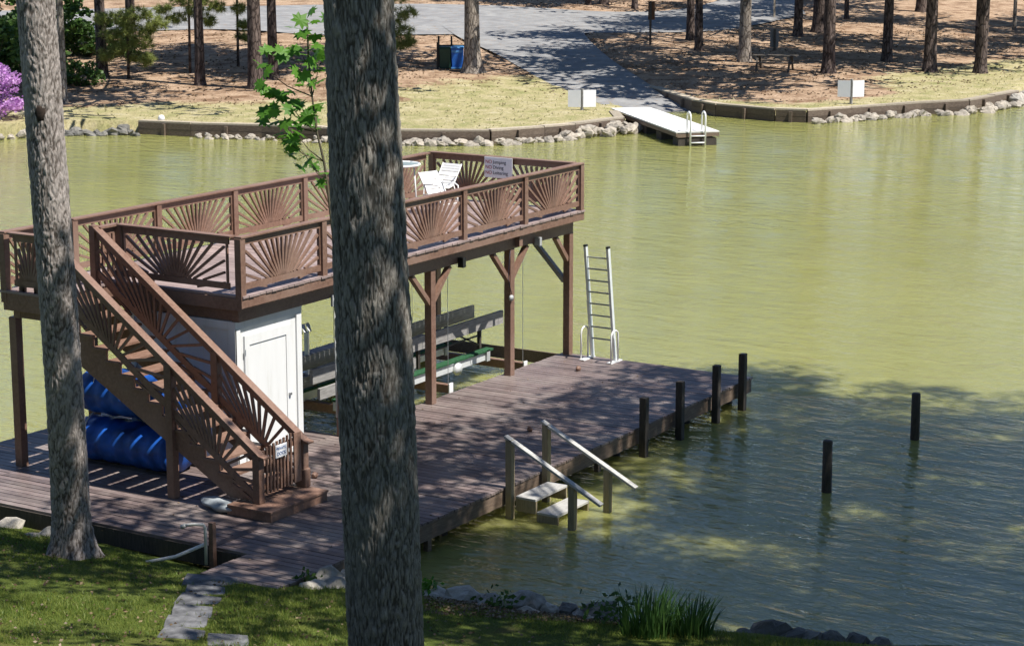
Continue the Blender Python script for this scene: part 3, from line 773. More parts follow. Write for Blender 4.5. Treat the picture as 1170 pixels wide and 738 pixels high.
# ------------------------------------------------------------------ furniture on the upper deck
tb = thing('bar_table', 'round glass bar table with white rim on the raised deck', 'table', (-2.45,2.75,ZF))
MB().lathe([(.0,.0),(.40,.0),(.40,.018),(.0,.018)], (-2.45,2.75,ZF+.99), 32).build('tabletop', M['glass'], tb)
m = MB(); m.tube([(-2.45+.41*math.cos(a), 2.75+.41*math.sin(a), ZF+1.0) for a in [2*PI*i/36 for i in range(37)]], .022, 8); m.build('rim', M['whitemetal'], tb, True)
for k in range(4):
    a = PI/4+k*PI/2; MB().tube([(-2.45+.3*math.cos(a),2.75+.3*math.sin(a),ZF+.99),(-2.45+.36*math.cos(a),2.75+.36*math.sin(a),ZF)], .016, 8).build('leg', M['whitemetal'], tb, True)
def sling_chair(label, loc, rz, h):
    t = thing('sling_chair', label, 'chair', (0,0,0), 'white metal chairs on the raised deck')
    m = MB()
    prof = [(-.30,h+.02),(-.05,h-.02),(.12,h+.02),(.34,h+.30),(.46,h+.46)]
    for (xa,za),(xb,zb) in zip(prof, prof[1:]):
        nst = 3
        for q in range(nst):
            p = (xa+(xb-xa)*(q+.06)/nst, za+(zb-za)*(q+.06)/nst); r = (xa+(xb-xa)*(q+.9)/nst, za+(zb-za)*(q+.9)/nst)
            m.bar((p[0],0,p[1]),(r[0],0,r[1]),.50,.014)
    m.build('sling', M['whitemetal'], t)
    for sy in (-.27,.27):
        MB().tube([(x,sy,z) for x,z in prof], .017, 8).build('side_frame', M['whitemetal'], t, True)
        MB().tube([(-.28,sy,h),(-.36,sy,0)], .016, 8).build('leg', M['whitemetal'], t, True); MB().tube([(.14,sy,h+.03),(.36,sy,0)], .016, 8).build('leg', M['whitemetal'], t, True)
        MB().tube([(.26,sy,h+.22),(-.2,sy,h+.24),(-.3,sy,h+.2),(-.31,sy,h)], .016, 8).build('armrest', M['whitemetal'], t, True)
    MB().tube([(-.33,-.27,.25),(-.33,.27,.25)], .012, 6).build('stretcher', M['whitemetal'], t, True)
    t.location = loc; t.rotation_euler = (0,0,rz); t.scale = (.86,.86,.92); return t
sling_chair('white strap chair with reclined back by the sunburst end railing', (-.92,2.78,ZF), math.radians(-4), .42)
sling_chair('white strap chair partly hidden beside the round glass table', (-1.95,2.1,ZF), math.radians(75), .42)
# ------------------------------------------------------------------ trees
def make_trunk(name, x, y, z, h, r, lean=(0,0), mat=None, parent=None, seed=0, flare=.35, n=14, ndiv=16, top=.35):
    """tapered round trunk with root flare, slight crookedness and uneven section"""
    rn = random.Random(seed); m = MB(); ph = [rn.uniform(0,6.28) for _ in range(6)]
    hs = [-.3, 0, .15, .35, .7, 1.2] + [1.2+(h-1.2)*(i/ndiv) for i in range(1, ndiv+1)]
    for hh in hs:
        u = max(0, hh)/h; rr = r*(1-(1-top)*u) + r*flare*math.exp(-max(0,hh)/(.9*r+.05))
        cx = x + lean[0]*hh + .10*r*math.sin(hh*.5+ph[0]); cy = y + lean[1]*hh + .10*r*math.sin(hh*.43+ph[1])
        for k in range(n):
            a = 2*PI*k/n; q = rr*(1+.05*math.sin(3*a+ph[2]+hh*.2)+.04*math.sin(5*a+ph[3]) + (.25*flare*math.exp(-max(0,hh)/.25)*math.sin(5*a+ph[4])))
            m.v.append((cx+q*math.cos(a), cy+q*math.sin(a), z+hh))
    for i in range(len(hs)-1):
        for k in range(n): a = i*n+k; b = i*n+(k+1)%n; m.f.append((a,b,b+n,a+n))
    m.f.append(tuple((len(hs)-1)*n+k for k in range(n)))
    return m.build(name, mat, parent, True)

def leaf_quads(P, size, rng, flat=.6, aspect=.6):
    """one pointed leaf (2 triangles as a quad) at every point, random facing"""
    n = len(P); d = rng.normal(size=(n,3)); d[:,2] *= flat; d /= np.linalg.norm(d,axis=1)[:,None]
    u = rng.normal(size=(n,3)); s = np.cross(d,u); s /= np.linalg.norm(s,axis=1)[:,None]
    L = (size*rng.uniform(.7,1.3,n))[:,None]
    V = np.empty((n,4,3)); V[:,0] = P-d*L*.5; V[:,1] = P+s*L*aspect*.5; V[:,2] = P+d*L*.5; V[:,3] = P-s*L*aspect*.5
    return V.reshape(-1,3), np.arange(4*n).reshape(n,4)
def clumps(rng, centers, rads, per):
    P = []
    for c, r in zip(centers, rads):
        q = rng.normal(size=(per,3)); q /= np.linalg.norm(q,axis=1)[:,None]
        P.append(c + q*(r*rng.uniform(.15,1,per)**.5)[:,None]*np.array([1,1,.62]))
    return np.concatenate(P)
def needle_tufts(rng, C, per, length, w=.012):
    """tufts of long pine needles radiating from points C"""
    n = len(C)*per; B = np.repeat(C, per, 0); d = rng.normal(size=(n,3)); d[:,2] += .35; d /= np.linalg.norm(d,axis=1)[:,None]
    L = length*rng.uniform(.7,1.2,n)[:,None]; s = np.cross(d, rng.normal(size=(n,3))); s /= np.linalg.norm(s,axis=1)[:,None]
    V = np.empty((n,3,3)); V[:,0] = B-s*w; V[:,1] = B+s*w; V[:,2] = B+d*L
    return V.reshape(-1,3), np.arange(3*n).reshape(n,3)

PINE = []
for sd_ in range(3):
    rng = np.random.default_rng(40+sd_); lm = MB(); cen, rad = [], []
    for i in range(34):
        z = 9.5 + 14.5*(i/33)**.9; a = rng.uniform(0, 2*PI); ln = (5.4 - 3.4*(z-9.5)/14.5)*rng.uniform(.55, 1.1)
        e = np.array([ln*math.cos(a), ln*math.sin(a), z+ln*.25])
        lm.tube([(0,0,z),(e[0]*.5,e[1]*.5,z+ln*.08),tuple(e)], [.09,.06,.025], 5)
        for u, rr in ((1.,.95),(.68,.8),(.4,.55)):
            cen.append(np.array([e[0]*u, e[1]*u, z+ln*.2*u]) + rng.normal(size=3)*.4); rad.append(rr*rng.uniform(.75,1.35))
    C = clumps(rng, cen, rad, 21)
    V, F = leaf_quads(C, .62, rng, .7, .34)
    me = bpy.data.meshes.new('pine_crown'); me.from_pydata(V.tolist(), [], F.tolist()); me.materials.append(M['needle'])
    ml = bpy.data.meshes.new('pine_limbs'); ml.from_pydata(lm.v, [], lm.f); ml.materials.append(M['bark_pine'])
    PINE.append((me, ml))
def pine(x, y, r, label, mat='bark_pine', h=24, lean=(0,0), seed=0, z=None, cs=1.0, group='tall pines on the far bank', flare=.35, off=(0,0)):
    z = gz(x, y)-.05 if z is None else z
    o = thing('pine_tree', label, 'tree', (x,y,z), group)
    make_trunk('trunk', x, y, z, h, r, lean, M[mat], o, seed, flare)
    me, ml = PINE[seed % 3]
    for nm, d in (('crown', me), ('limbs', ml)):
        c = bpy.data.objects.new(nm, d); COL.objects.link(c); c.parent = o
        c.rotation_euler = (0,0,seed*1.7); c.scale = (cs,cs,h/24); c.location = (lean[0]*h*.75+off[0], lean[1]*h*.75+off[1], 0)
    return o
FT = [ # x, y, base radius, label, bark, lean
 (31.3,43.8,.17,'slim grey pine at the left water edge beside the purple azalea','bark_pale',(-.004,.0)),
 (38.4,48.1,.27,'dark pine trunk among the shrubs behind the light green boughs','bark_pine',(.006,0)),
 (48.8,55.5,.27,'pine trunk rising behind the light green pine boughs by the road','bark_pine',(0,0)),
 (38.6,42.3,.23,'single straight dark pine standing alone left of the twin trunks','bark_pine',(.0,0)),
 (38.9,39.3,.34,'thicker trunk of the twin pines on the straw bank','bark_pine',(0,0)),
 (42.2,40.9,.24,'thinner trunk close behind its thick twin on the straw bank','bark_pine',(0,0)),
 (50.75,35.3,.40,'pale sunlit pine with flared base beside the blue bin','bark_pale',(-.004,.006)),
 (70.4,33.4,.24,'dark trunk of the close pair across the ramp, farther one','bark_pine',(0,0)),
 (65.3,30.3,.23,'dark trunk of the close pair across the ramp, nearer one','bark_pine',(0,0)),
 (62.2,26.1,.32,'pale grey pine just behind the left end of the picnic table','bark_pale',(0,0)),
 (78.1,30.3,.27,'reddish pine with pale base behind the wooden post board','bark_pine',(0,0)),
 (81.6,30.5,.42,'thick dark pine in the shade behind the peninsula','bark_pine',(.01,0)),
 (60.7,20.9,.32,'rough brown pine between the picnic table and white sign','bark_pine',(.012,-.004)),
 (91.1,32.8,.15,'thin dark stem far back in the shade of the peninsula','bark_pine',(0,0)),
 (69.3,21.3,.27,'dark pine leaning right behind the white sign on the peninsula','bark_pine',(.016,-.012)),
 (66.2,17.7,.33,'pine with long shadow at its foot near the peninsula rim','bark_pine',(.006,-.004)),
 (67.5,15.5,.31,'leaning pine above the small green patch at the rock corner','bark_pine',(.016,-.014)),
 (78.5,19.55,.20,'slender pine directly behind the leaning pine at the corner','bark_pine',(.01,-.006)),
 (100.3,31.3,.36,'distant dark pine deep in the shade above the far slope','bark_pine',(0,0)),
 (85.6,45.2,.20,'small pine beyond the road next to the brown sign post','bark_pine',(0,0)),
 (86.6,48.1,.28,'pine beyond the road, middle of three near the top','bark_pine',(0,0)),
 (85.1,48.4,.2,'crooked pine beyond the road farthest from the brown sign','bark_pine',(-.02,.01)),
 (93.5,22.5,.12,'thin pale stem standing far up the slope at the right','bark_pale',(0,0)),
]
for i, (x, y, r, lab, bk, ln) in enumerate(FT): pine(x, y, r, lab, bk, 16.5+(i*7)%4*.8, ln, i, cs={0:1.4,3:1.25,4:1.4,5:1.3,6:1.5,7:1.35,8:1.3,9:1.5,12:1.6,13:1.6,18:1.6}.get(i,1.25+.1*(i%3)), flare=.7 if i == 6 else .35, off={9:(-4.5,-3),12:(-5.5,-2.5),14:(-1.5,-2),15:(3,-1),16:(3,-1),3:(7,-1.5),4:(7,-3),5:(6,0),0:(2.5,-5),7:(-2,-3),8:(-3,-4),6:(1.5,-1)}.get(i,(0,0)))  # unseen crowns shifted off their trunks and enlarged to steer the bank shade
rr_ = random.Random(11); k = 0
while k < 34:                                   # the wood that carries on beyond the frame
    x, y = rr_.uniform(60,150), rr_.uniform(-8,110)
    p = Vector((x,y,0))-co.location; dep = p.dot(fwd); 
    if not inside(x,y) or inpoly(x,y,ROADPOLY) or inpoly(x,y,RAMPPOLY) or shored(x,y) < 6: continue
    sl = (gz(x,y)-co.location.z)/math.hypot(p.x,p.y)
    if sl < -.048 : continue
    if any(math.hypot(x-q.location.x, y-q.location.y) < 5 for q in S.objects if q.name.startswith('pine_tree')): continue
    pine(x, y, rr_.uniform(.2,.4), 'pine of the wood standing beyond the road and slope', 'bark_pine', rr_.uniform(16,20), (0,0), 100+k, group='pines of the wood behind the bank', cs=1.15); k += 1

k = 0
while k < 22:                                   # trees of the same wood just right of the frame, their shade falls into it
    x, y = rr_.uniform(66,125), rr_.uniform(-6,16)
    p = Vector((x,y,0))-co.location; rt_ = p.dot(Vector((.5257,-.8507,0)))/p.dot(Vector((.8507,.5257,0)))
    if not inside(x,y) or shored(x,y) < 2 or rt_ < .262: continue
    if any(math.hypot(x-q.location.x, y-q.location.y) < 4.2 for q in S.objects if q.name.startswith('pine_tree')): continue
    pine(x, y, rr_.uniform(.2,.36), 'pine of the wood standing beyond the right edge of the view', 'bark_pine', rr_.uniform(17,21), (0,0), 200+k, group='pines of the wood beside the view', cs=1.0); k += 1

# two big trunks on the near bank, bark modelled as relief
def near_trunk(name, base, pts, rads, mat, parent, bark_fn, nseg, zfine, seed, relief=.034):
    """pts: centre line; below zfine the rings are dense and displaced by bark_fn(angle, s) -> depth"""
    cs_ = [Vector(p) for p in pts]; zs = [p.z for p in cs_]
    def at(z):
        for i in range(len(zs)-1):
            if z <= zs[i+1] or i == len(zs)-2:
                t = (z-zs[i])/(zs[i+1]-zs[i]); return cs_[i].lerp(cs_[i+1], t), rads[i]+(rads[i+1]-rads[i])*t
    rows = []; z = zs[0]
    while z < zs[-1]:
        rows.append(z); z += .018 if z < zfine else .5
    n = len(rows); V = np.empty((n, nseg, 3)); R = np.zeros((n, nseg))
    for i, z in enumerate(rows):
        c, r = at(z)
        for j in range(nseg):
            a = 2*PI*j/nseg; d = bark_fn(a, z, r) if z < zfine+.02 else .5
            fl = 0
            hb = z-base
            if hb < 1.2: fl = r*(.55*math.exp(-max(0,hb)/.22)*(1+.45*math.sin(5*a+seed)) )
            q = r*(1+.03*math.sin(2*a+seed)+.02*math.sin(3*a+z*.4)) + fl + (d-.5)*relief
            V[i,j] = (c.x+q*math.cos(a), c.y+q*math.sin(a), z); R[i,j] = d
    idx = np.arange(n*nseg).reshape(n,nseg); a = idx[:-1]; b = idx[1:]
    F = np.stack([a, np.roll(a,-1,1), np.roll(b,-1,1), b], -1).reshape(-1,4)
    o = tris(name, V.reshape(-1,3), F, mat, parent, attrs={'ridge': R.ravel()})
    o.data.polygons.foreach_set('use_smooth', [True]*len(F)); return o
def furrow(a, z, r):
    p = Vector((math.cos(a)*r*17, math.sin(a)*r*17, z*1.7)); w = noise.noise(p*.5)*1.2
    v = noise.noise(Vector((p.x+w*.4, p.y+w*.4, p.z)))
    return max(0, min(1, 1-abs(v)*2.6))*.5 + (1-(1-min(1,abs(v)*3.0)))*.6
def furrow2(a, z, r):
    p = Vector((math.cos(a)*r*36, math.sin(a)*r*36, z*4.2)); w = noise.noise(p*.6)*.9
    v = abs(noise.noise(Vector((p.x+w, p.y-w, p.z)))); k = min(1, v*3.2)
    return .15+.7*k+.25*noise.noise(Vector((p.x*2.5,p.y*2.5,p.z*6)))
def furrow3(a, z, r):
    p = Vector((math.cos(a)*r*30, math.sin(a)*r*30, z*8.5)); w = noise.noise(p*.55)*.9; w2 = noise.noise(p*1.7)*.35
    d, _ = noise.voronoi(Vector((p.x+w+w2, p.y-w+w2, p.z+w2*2)))
    k = min(1, (d[1]-d[0])*2.4); c = noise.noise(Vector((p.x*.7, p.y*.7, p.z*.5)))
    return max(0, min(1, .08+.6*k+.16*c+.22*noise.noise(Vector((p.x*2.6,p.y*2.6,p.z*2.2)))))
def plates(a, z, r):
    p = Vector((math.cos(a)*r*14, math.sin(a)*r*14, z*5)); w = noise.noise(p*.8)*1.1+.4*noise.noise(p*2.3)
    d, _ = noise.voronoi(Vector((p.x+w, p.y-w, p.z+w)))
    k = min(1, (d[1]-d[0])*2.6)
    return .1+.65*k+.3*noise.noise(p*3)
def leafy(rng, centers, rads, per, size):
    V, F = leaf_quads(clumps(rng, centers, rads, per), size, rng, .6, .62); return V, F
def crown_blob(rng, c, ext, n):
    """clump centres spread through an uneven ellipsoid, with a clump radius each"""
    C = []
    while len(C) < n:
        q = rng.uniform(-1,1,3); l = np.linalg.norm(q)
        if .25 < l < 1: C.append(np.array(c)+q*np.array(ext))
    return C, list(rng.uniform(.55,1.25,n))
def broadleaf(name, label, pts, rads, mat, crowns, seed, per=85, size=.24, trunk=None, nclump=1.0):
    o = thing(name, label, 'tree', pts[0]); rng = np.random.default_rng(seed)
    if trunk: trunk(o)
    else: MB().tube(pts, rads, 14).build('trunk', mat, o, True)
    lm = MB(); VV, FF, off = [], [], 0
    for c, ext, n in crowns:
        C, R = crown_blob(rng, c, ext, int(n*nclump)); V, F = leafy(rng, C, R, per, size)
        VV.append(V); FF.append(F+off); off += len(V)
        st_ = min(pts, key=lambda p: abs(p[2]-(c[2]-ext[2]*1.2)))
        for q in C[::3]:
            mid_ = Vector(st_).lerp(Vector(q), .5)+Vector((0,0,.5)); lm.tube([st_, mid_, tuple(q)], [.10,.06,.02], 5)
    lm.build('limbs', mat, o, True)
    tris('crown', np.concatenate(VV), np.concatenate(FF), M['leaf'], o)
    return o
# big furrowed trunk in front
bz = nz(-24.9,-12.72)
BP = [(-25.0,-12.81,bz-.3),(-25.0,-12.81,bz+.3),(-25.02,-12.789,4.07),(-25.051,-12.74,6.19),(-25.092,-12.673,8.54),(-25.2,-12.5,12),(-25.0,-12.4,16),(-24.8,-12.3,21)]
BR = [.29,.285,.262,.258,.228,.2,.16,.06]
broadleaf('oak_tree', 'massive furrowed grey trunk standing in front of the boathouse', BP, BR, M['bark_big'],
   [((-22.5,-9.5,17),(5,4.0,4.5),60),((-20.5,-9.0,14.2),(3.0,2.0,2.2),4)], 1,
   trunk=lambda o: near_trunk('trunk', bz, BP, BR, M['bark_big'], o, furrow3, 320, 9.3, 2., .022))
lz = -.08
LP = [(-15.24,-.435,lz-.35),(-15.24,-.435,lz+.3),(-15.248,-.422,2.2),(-15.277,-.376,4.19),(-15.307,-.326,5.89),(-15.338,-.277,7.78),(-15.3,-.2,9.6),(-13.6,1.6,14),(-13.4,2.0,20),(-13.4,2.2,27)]
LR = [.275,.275,.265,.262,.262,.262,.26,.22,.16,.06]
broadleaf('poplar_tree', 'grey plated trunk with knot scar rising from grass by the stairs', LP, LR, M['bark_left'],
   [((-13.4,2.2,24.5),(3.6,3.6,4),46)], 2,
   trunk=lambda o: near_trunk('trunk', lz, LP, LR, M['bark_left'], o, plates, 210, 10.0, .6, .022))
tl_ = [q for q in S.objects if q.name.startswith('poplar_tree')][0]
M['scar'] = plain('dark_scar_wood', (.035,.024,.018), .95, 0, .3, 20, .01)
m = MB(); kc = Vector((-15.32,-.305,6.28))+Vector((-.80,-.60,0))*.268
for i in range(9):
    for j in range(12):
        a = 2*PI*j/12; ph = PI*i/8; nn = 1+.35*noise.noise(Vector((math.cos(a)*2,math.sin(a)*2,i*.6)))
        q = Vector((.60,-.80,0))*(.065*nn*math.sin(ph)*math.cos(a)) + Vector((0,0,1))*(.11*nn*math.sin(ph)*math.sin(a)) + Vector((-.80,-.60,0))*(.028*math.cos(ph))
        m.v.append(tuple(kc+q))
for i in range(8):
    for j in range(12): a = i*12+j; b = i*12+(j+1)%12; m.f.append((a,b,b+12,a+12))
m.build('knot_scar', M['scar'], tl_, True)
# trees of the same bank, right of the view, whose shade falls on dock and lake
broadleaf('shade_tree', 'leafy tree on the near bank shading the dock', [(-11.8,-15.2,-.2),(-11.5,-15,5),(-11,-14.2,10),(-10.8,-13.5,15),(-10.5,-13,19)], [.34,.28,.2,.13,.05], M['bark_pine'],
   [((-12.6,-11.6,13.5),(3.0,3.6,2.6),56),((-8.2,-9.5,13.2),(2.7,1.5,1.4),30),((-10.6,-14.0,13.4),(2.4,2.0,1.8),44),((-10.4,-12.3,13.4),(1.7,1.6,1.4),20),((-10.5,-20.0,13),(4.4,2.6,2.2),64),((-15.2,-7.7,13.3),(2.8,2.0,1.6),26),((-17.2,-12.2,14),(3.0,2.2,2.0),9),((-13.0,-15.8,13),(4.2,3.4,2.6),74)], 3)
broadleaf('shade_tree', 'leafy tree on the cove bank shading the water', [(-3.5,-21.8,-.2),(-3.2,-21,6),(-2.6,-19.5,11),(-2,-18.5,16),(-2,-18,21)], [.4,.32,.24,.15,.05], M['bark_pine'],
   [((-2.0,-17.8,14.2),(6.4,4.6,3.4),170),((-.6,-13.4,14.6),(4.6,3.4,2.8),84)], 4)
broadleaf('shade_tree', 'leafy tree on the cove bank shading the dock steps', [(-8.5,-17.6,-.2),(-8.2,-17.2,5),(-7.4,-16,10),(-6.6,-14,14),(-6,-13,18)], [.36,.3,.22,.13,.05], M['bark_pine'],
   [((-4.3,-12.2,13.6),(2.9,3.2,2.6),54),((-8,-18,13.6),(5.2,3.8,3),120)], 6)
broadleaf('shade_tree', 'leafy tree on the slope shading the lawn', [(-20.5,-21.5,1.5),(-20.8,-21,7),(-21.5,-20,12),(-22.5,-19,17)], [.35,.28,.18,.06], M['bark_pine'],
   [((-26.6,-18.0,14.5),(2.5,3.4,3.2),80),((-20,-17.5,13.5),(2.4,2.4,2.2),10)], 5)

# hillside wood round the viewpoint: unseen pines added to block low sky light
rw = random.Random(8); k = 0
while k < 48:
    x, y = rw.uniform(-70,60), rw.uniform(-70,12)
    if not inN(x,y): continue
    p = Vector((x,y,0))-co.location; f_ = p.dot(Vector((.8507,.5257,0))); rt_ = p.dot(Vector((.5257,-.8507,0)))
    if f_ > -3 and abs(rt_) < .27*abs(f_)+4.5: continue
    if y > -24 and -24 < x < 12: continue
    if p.xy.length < 6 or any(math.hypot(x-q.location.x, y-q.location.y) < 5 for q in S.objects if q.name.startswith('pine_tree')): continue
    z = nz(x,y); pine(x, y, rw.uniform(.2,.34), 'unseen pine of the hillside wood added to block low sky light', 'bark_pine', rw.uniform(21,26), (0,0), 300+k, z, 1.3, 'pines of the near hillside wood'); k += 1

# ------------------------------------------------------------------ maple sapling behind the big trunk
sap = thing('maple_sapling', 'thin maple sapling with bright green lobed leaves by the trunk', 'sapling', (-24.0,-11.9,nz(-24.0,-11.9)))
SPX = [(-24.05,-11.98,nz(-24.05,-11.98)-.1),(-24.10,-11.90,3.8),(-24.0,-11.79,4.8),(-23.88,-11.63,5.7),(-23.78,-11.49,6.48),(-23.71,-11.36,7.1),(-23.70,-11.33,7.23),(-23.69,-11.26,7.45),(-23.66,-11.2,7.71),(-23.63,-11.15,7.97),(-23.58,-11.11,8.28)]
MB().tube(SPX, [.022,.02,.017,.014,.012,.010,.009,.008,.007,.006,.004], 8).build('stem', M['stem'], sap, True)
MAPLE = [(0,-.5),(.10,-.22),(.42,-.34),(.34,-.12),(.56,.02),(.36,.10),(.40,.34),(.17,.24),(.0,.58),(-.17,.24),(-.40,.34),(-.36,.10),(-.56,.02),(-.34,-.12),(-.42,-.34),(-.10,-.22)]
rs = random.Random(21); lv = MB(); tw = MB(); RT = Vector((.526,-.851,0)); UPV = Vector((0,0,1)); FW = Vector((.851,.526,0))
def spot(px, py, dz=0):
    d = fwd + RT*((px-585)/2418.8); up_ = RT.cross(fwd); d = d - up_*((py-369)/2418.8)
    return co.location + d*(16+dz)
def maple_leaf(p, size):
    nrm = (Vector((rs.uniform(-.9,.5), rs.uniform(-.9,.5), rs.uniform(.35,1.2)))).normalized()
    ax = Vector((rs.uniform(-1,1), rs.uniform(-1,1), rs.uniform(-1.2,.1))); ax = (ax-nrm*ax.dot(nrm)).normalized(); s = nrm.cross(ax)
    n = len(lv.v); lv.v.append(tuple(p))
    for x, y in MAPLE: lv.v.append(tuple(p + s*x*size + ax*y*size - nrm*(.22*size*(x*x+y*y))))
    m = len(MAPLE)
    for i in range(m): lv.f.append((n, n+1+i, n+1+(i+1) % m))
CL = [(350,22,26,10,5),(353,45,12,10,4),(322,62,20,8,6),(300,78,10,6,3),(345,62,24,16,9),(365,70,8,14,5),(352,92,16,12,6),(312,106,20,10,7),(330,118,24,16,10),(345,130,22,14,7),(306,132,14,10,6),(335,148,24,14,9),(362,128,10,18,6),(325,160,18,10,6),(345,172,18,8,5),(352,183,18,8,5),(370,202,6,8,3)]
for (cx_, cy_, rx, ry, nn) in CL:
    dz0 = rs.uniform(-.25,.25)
    st_ = min(SPX, key=lambda q: (Vector(q)-spot(370, min(cy_+26, 200))).length)
    tw.tube([st_, tuple((Vector(st_)+spot(cx_,cy_,dz0))/2+Vector((0,0,-.03))), tuple(spot(cx_,cy_,dz0))], [.006,.004,.002], 5)
    for q in range(nn): maple_leaf(spot(cx_+rs.uniform(-1,1)*rx, cy_+rs.uniform(-1,1)*ry, dz0+rs.uniform(-.15,.15)), rs.uniform(.10,.155))
tw.build('twigs', M['stem'], sap, True); lv.build('leaves', M['maple'], sap)

# ------------------------------------------------------------------ shrubs and young pines on the far bank
def shrub(name, label, x, y, ext, n, mat, size, seed, per=60, group=None, cat='shrub'):
    z = gz(x, y); o = thing(name, label, cat, (x,y,z), group); rng = np.random.default_rng(seed)
    C = []
    while len(C) < n:
        q = rng.uniform(-1,1,3); q[2] = abs(q[2])
        if np.linalg.norm(q) < 1: C.append(np.array((x,y,z+.15))+q*np.array(ext))
    V, F = leafy(rng, C, list(rng.uniform(.25,.5,n)*min(ext[0],1.3)), per, size); tris('foliage', V, F, mat, o)
    sm_ = MB()
    for q in C[::4]: sm_.tube([(x+rng.normal()*.1,y+rng.normal()*.1,z-.1),tuple((np.array((x,y,z))*.4+q*.6)),tuple(q)],[.03,.02,.008],5)
    sm_.build('stems', M['stem'], o); return o
shrub('azalea_bush', 'large azalea bush covered in purple pink blossom by the water', 25.9, 42.4, (1.25,1.25,2.1), 46, M['petal'], .14, 1, 90, cat='azalea')
shrub('leafy_shrub', 'dark leafy shrub filling the shaded corner above the azalea', 31.0, 48.0, (2.4,2.2,3.2), 46, M['underleaf'], .28, 2, group='shrubs of the shaded corner')
shrub('leafy_shrub', 'dark tall shrub behind the slim grey trunk at the corner', 35.5, 50.2, (2.4,2.2,3.0), 42, M['underleaf'], .28, 3, group='shrubs of the shaded corner')
shrub('leafy_shrub', 'low green shrub in front of the dark pine trunk', 35.6, 46.8, (1.0,1.0,.9), 16, M['underleaf'], .2, 4, group='shrubs of the shaded corner')
shrub('leafy_shrub', 'dark shrub behind the young pine boughs', 43.5, 53.5, (2.4,2.0,2.6), 36, M['underleaf'], .28, 5, group='shrubs of the shaded corner')
shrub('leafy_shrub', 'dark shrub at the very edge of the view above the azalea', 28.8, 50.5, (2.4,2.4,3.8), 46, M['underleaf'], .3, 6, group='shrubs of the shaded corner')
for i_, (x_, y_, lab_) in enumerate(((34.5,53.5,'dark shrub behind the slim grey trunk, tallest of the corner shrubs'),(39.5,55,'dark shrub between the young boughs and the dark corner trunk'),(45,58,'dark shrub nearest the road at the upper left'))): shrub('leafy_shrub', lab_, x_, y_, (2.8,2.2,4.0-.5*i_), 44, M['underleaf'], .3, 30+i_, group='shrubs of the shaded corner')
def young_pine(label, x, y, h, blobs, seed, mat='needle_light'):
    """thin trunk; blobs = (sideways m, height m, radius m) of each fluffy bough end"""
    z = gz(x,y); o = thing('young_pine', label, 'young pine', (x,y,z), 'young pines on the far bank'); rng = np.random.default_rng(seed)
    MB().tube([(x,y,z-.1),(x+.05,y,z+h*.6),(x,y+.05,z+h)], [.07,.05,.02], 8).build('trunk', M['bark_pine'], o, True)
    bm_ = MB(); C = []
    for (dx, dz, r) in blobs:
        e = np.array((x+RT.x*dx, y+RT.y*dx, z+dz)) + np.array((-.5257*0-.85,-.526,0))*rng.uniform(-.3,.6); a = np.array((x,y,z+dz+.25))
        bm_.tube([tuple(a), tuple((a+e)/2+np.array((0,0,.12))), tuple(e)], [.025,.018,.008], 5)
        for _ in range(int(16+40*r*r)):
            q = rng.normal(size=3); q /= np.linalg.norm(q); C.append(e+q*r*rng.uniform(.2,1)**.6*np.array((1,1,.6)))
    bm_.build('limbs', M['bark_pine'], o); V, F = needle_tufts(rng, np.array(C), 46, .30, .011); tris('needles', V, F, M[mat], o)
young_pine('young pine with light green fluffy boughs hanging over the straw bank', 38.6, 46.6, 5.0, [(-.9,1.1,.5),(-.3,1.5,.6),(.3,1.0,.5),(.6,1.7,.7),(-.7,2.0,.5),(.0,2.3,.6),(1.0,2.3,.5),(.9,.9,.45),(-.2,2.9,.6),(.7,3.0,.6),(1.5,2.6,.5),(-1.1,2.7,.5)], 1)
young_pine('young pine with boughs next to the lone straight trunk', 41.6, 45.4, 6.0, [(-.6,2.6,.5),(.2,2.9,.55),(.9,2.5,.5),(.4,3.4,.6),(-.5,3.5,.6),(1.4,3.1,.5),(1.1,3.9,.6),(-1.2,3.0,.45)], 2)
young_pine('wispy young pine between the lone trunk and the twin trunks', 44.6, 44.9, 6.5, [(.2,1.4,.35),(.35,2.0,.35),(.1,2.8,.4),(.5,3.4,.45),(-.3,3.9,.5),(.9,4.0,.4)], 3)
young_pine('bright young pine half hidden behind the massive front trunk', 50.6, 40.2, 5.5, [(.5,.9,.5),(.8,1.5,.6),(.3,2.0,.6),(.9,2.5,.6),(.4,3.2,.6),(-.4,1.6,.6),(-.6,2.6,.6),(1.1,1.1,.35),(.9,3.5,.5)], 4)

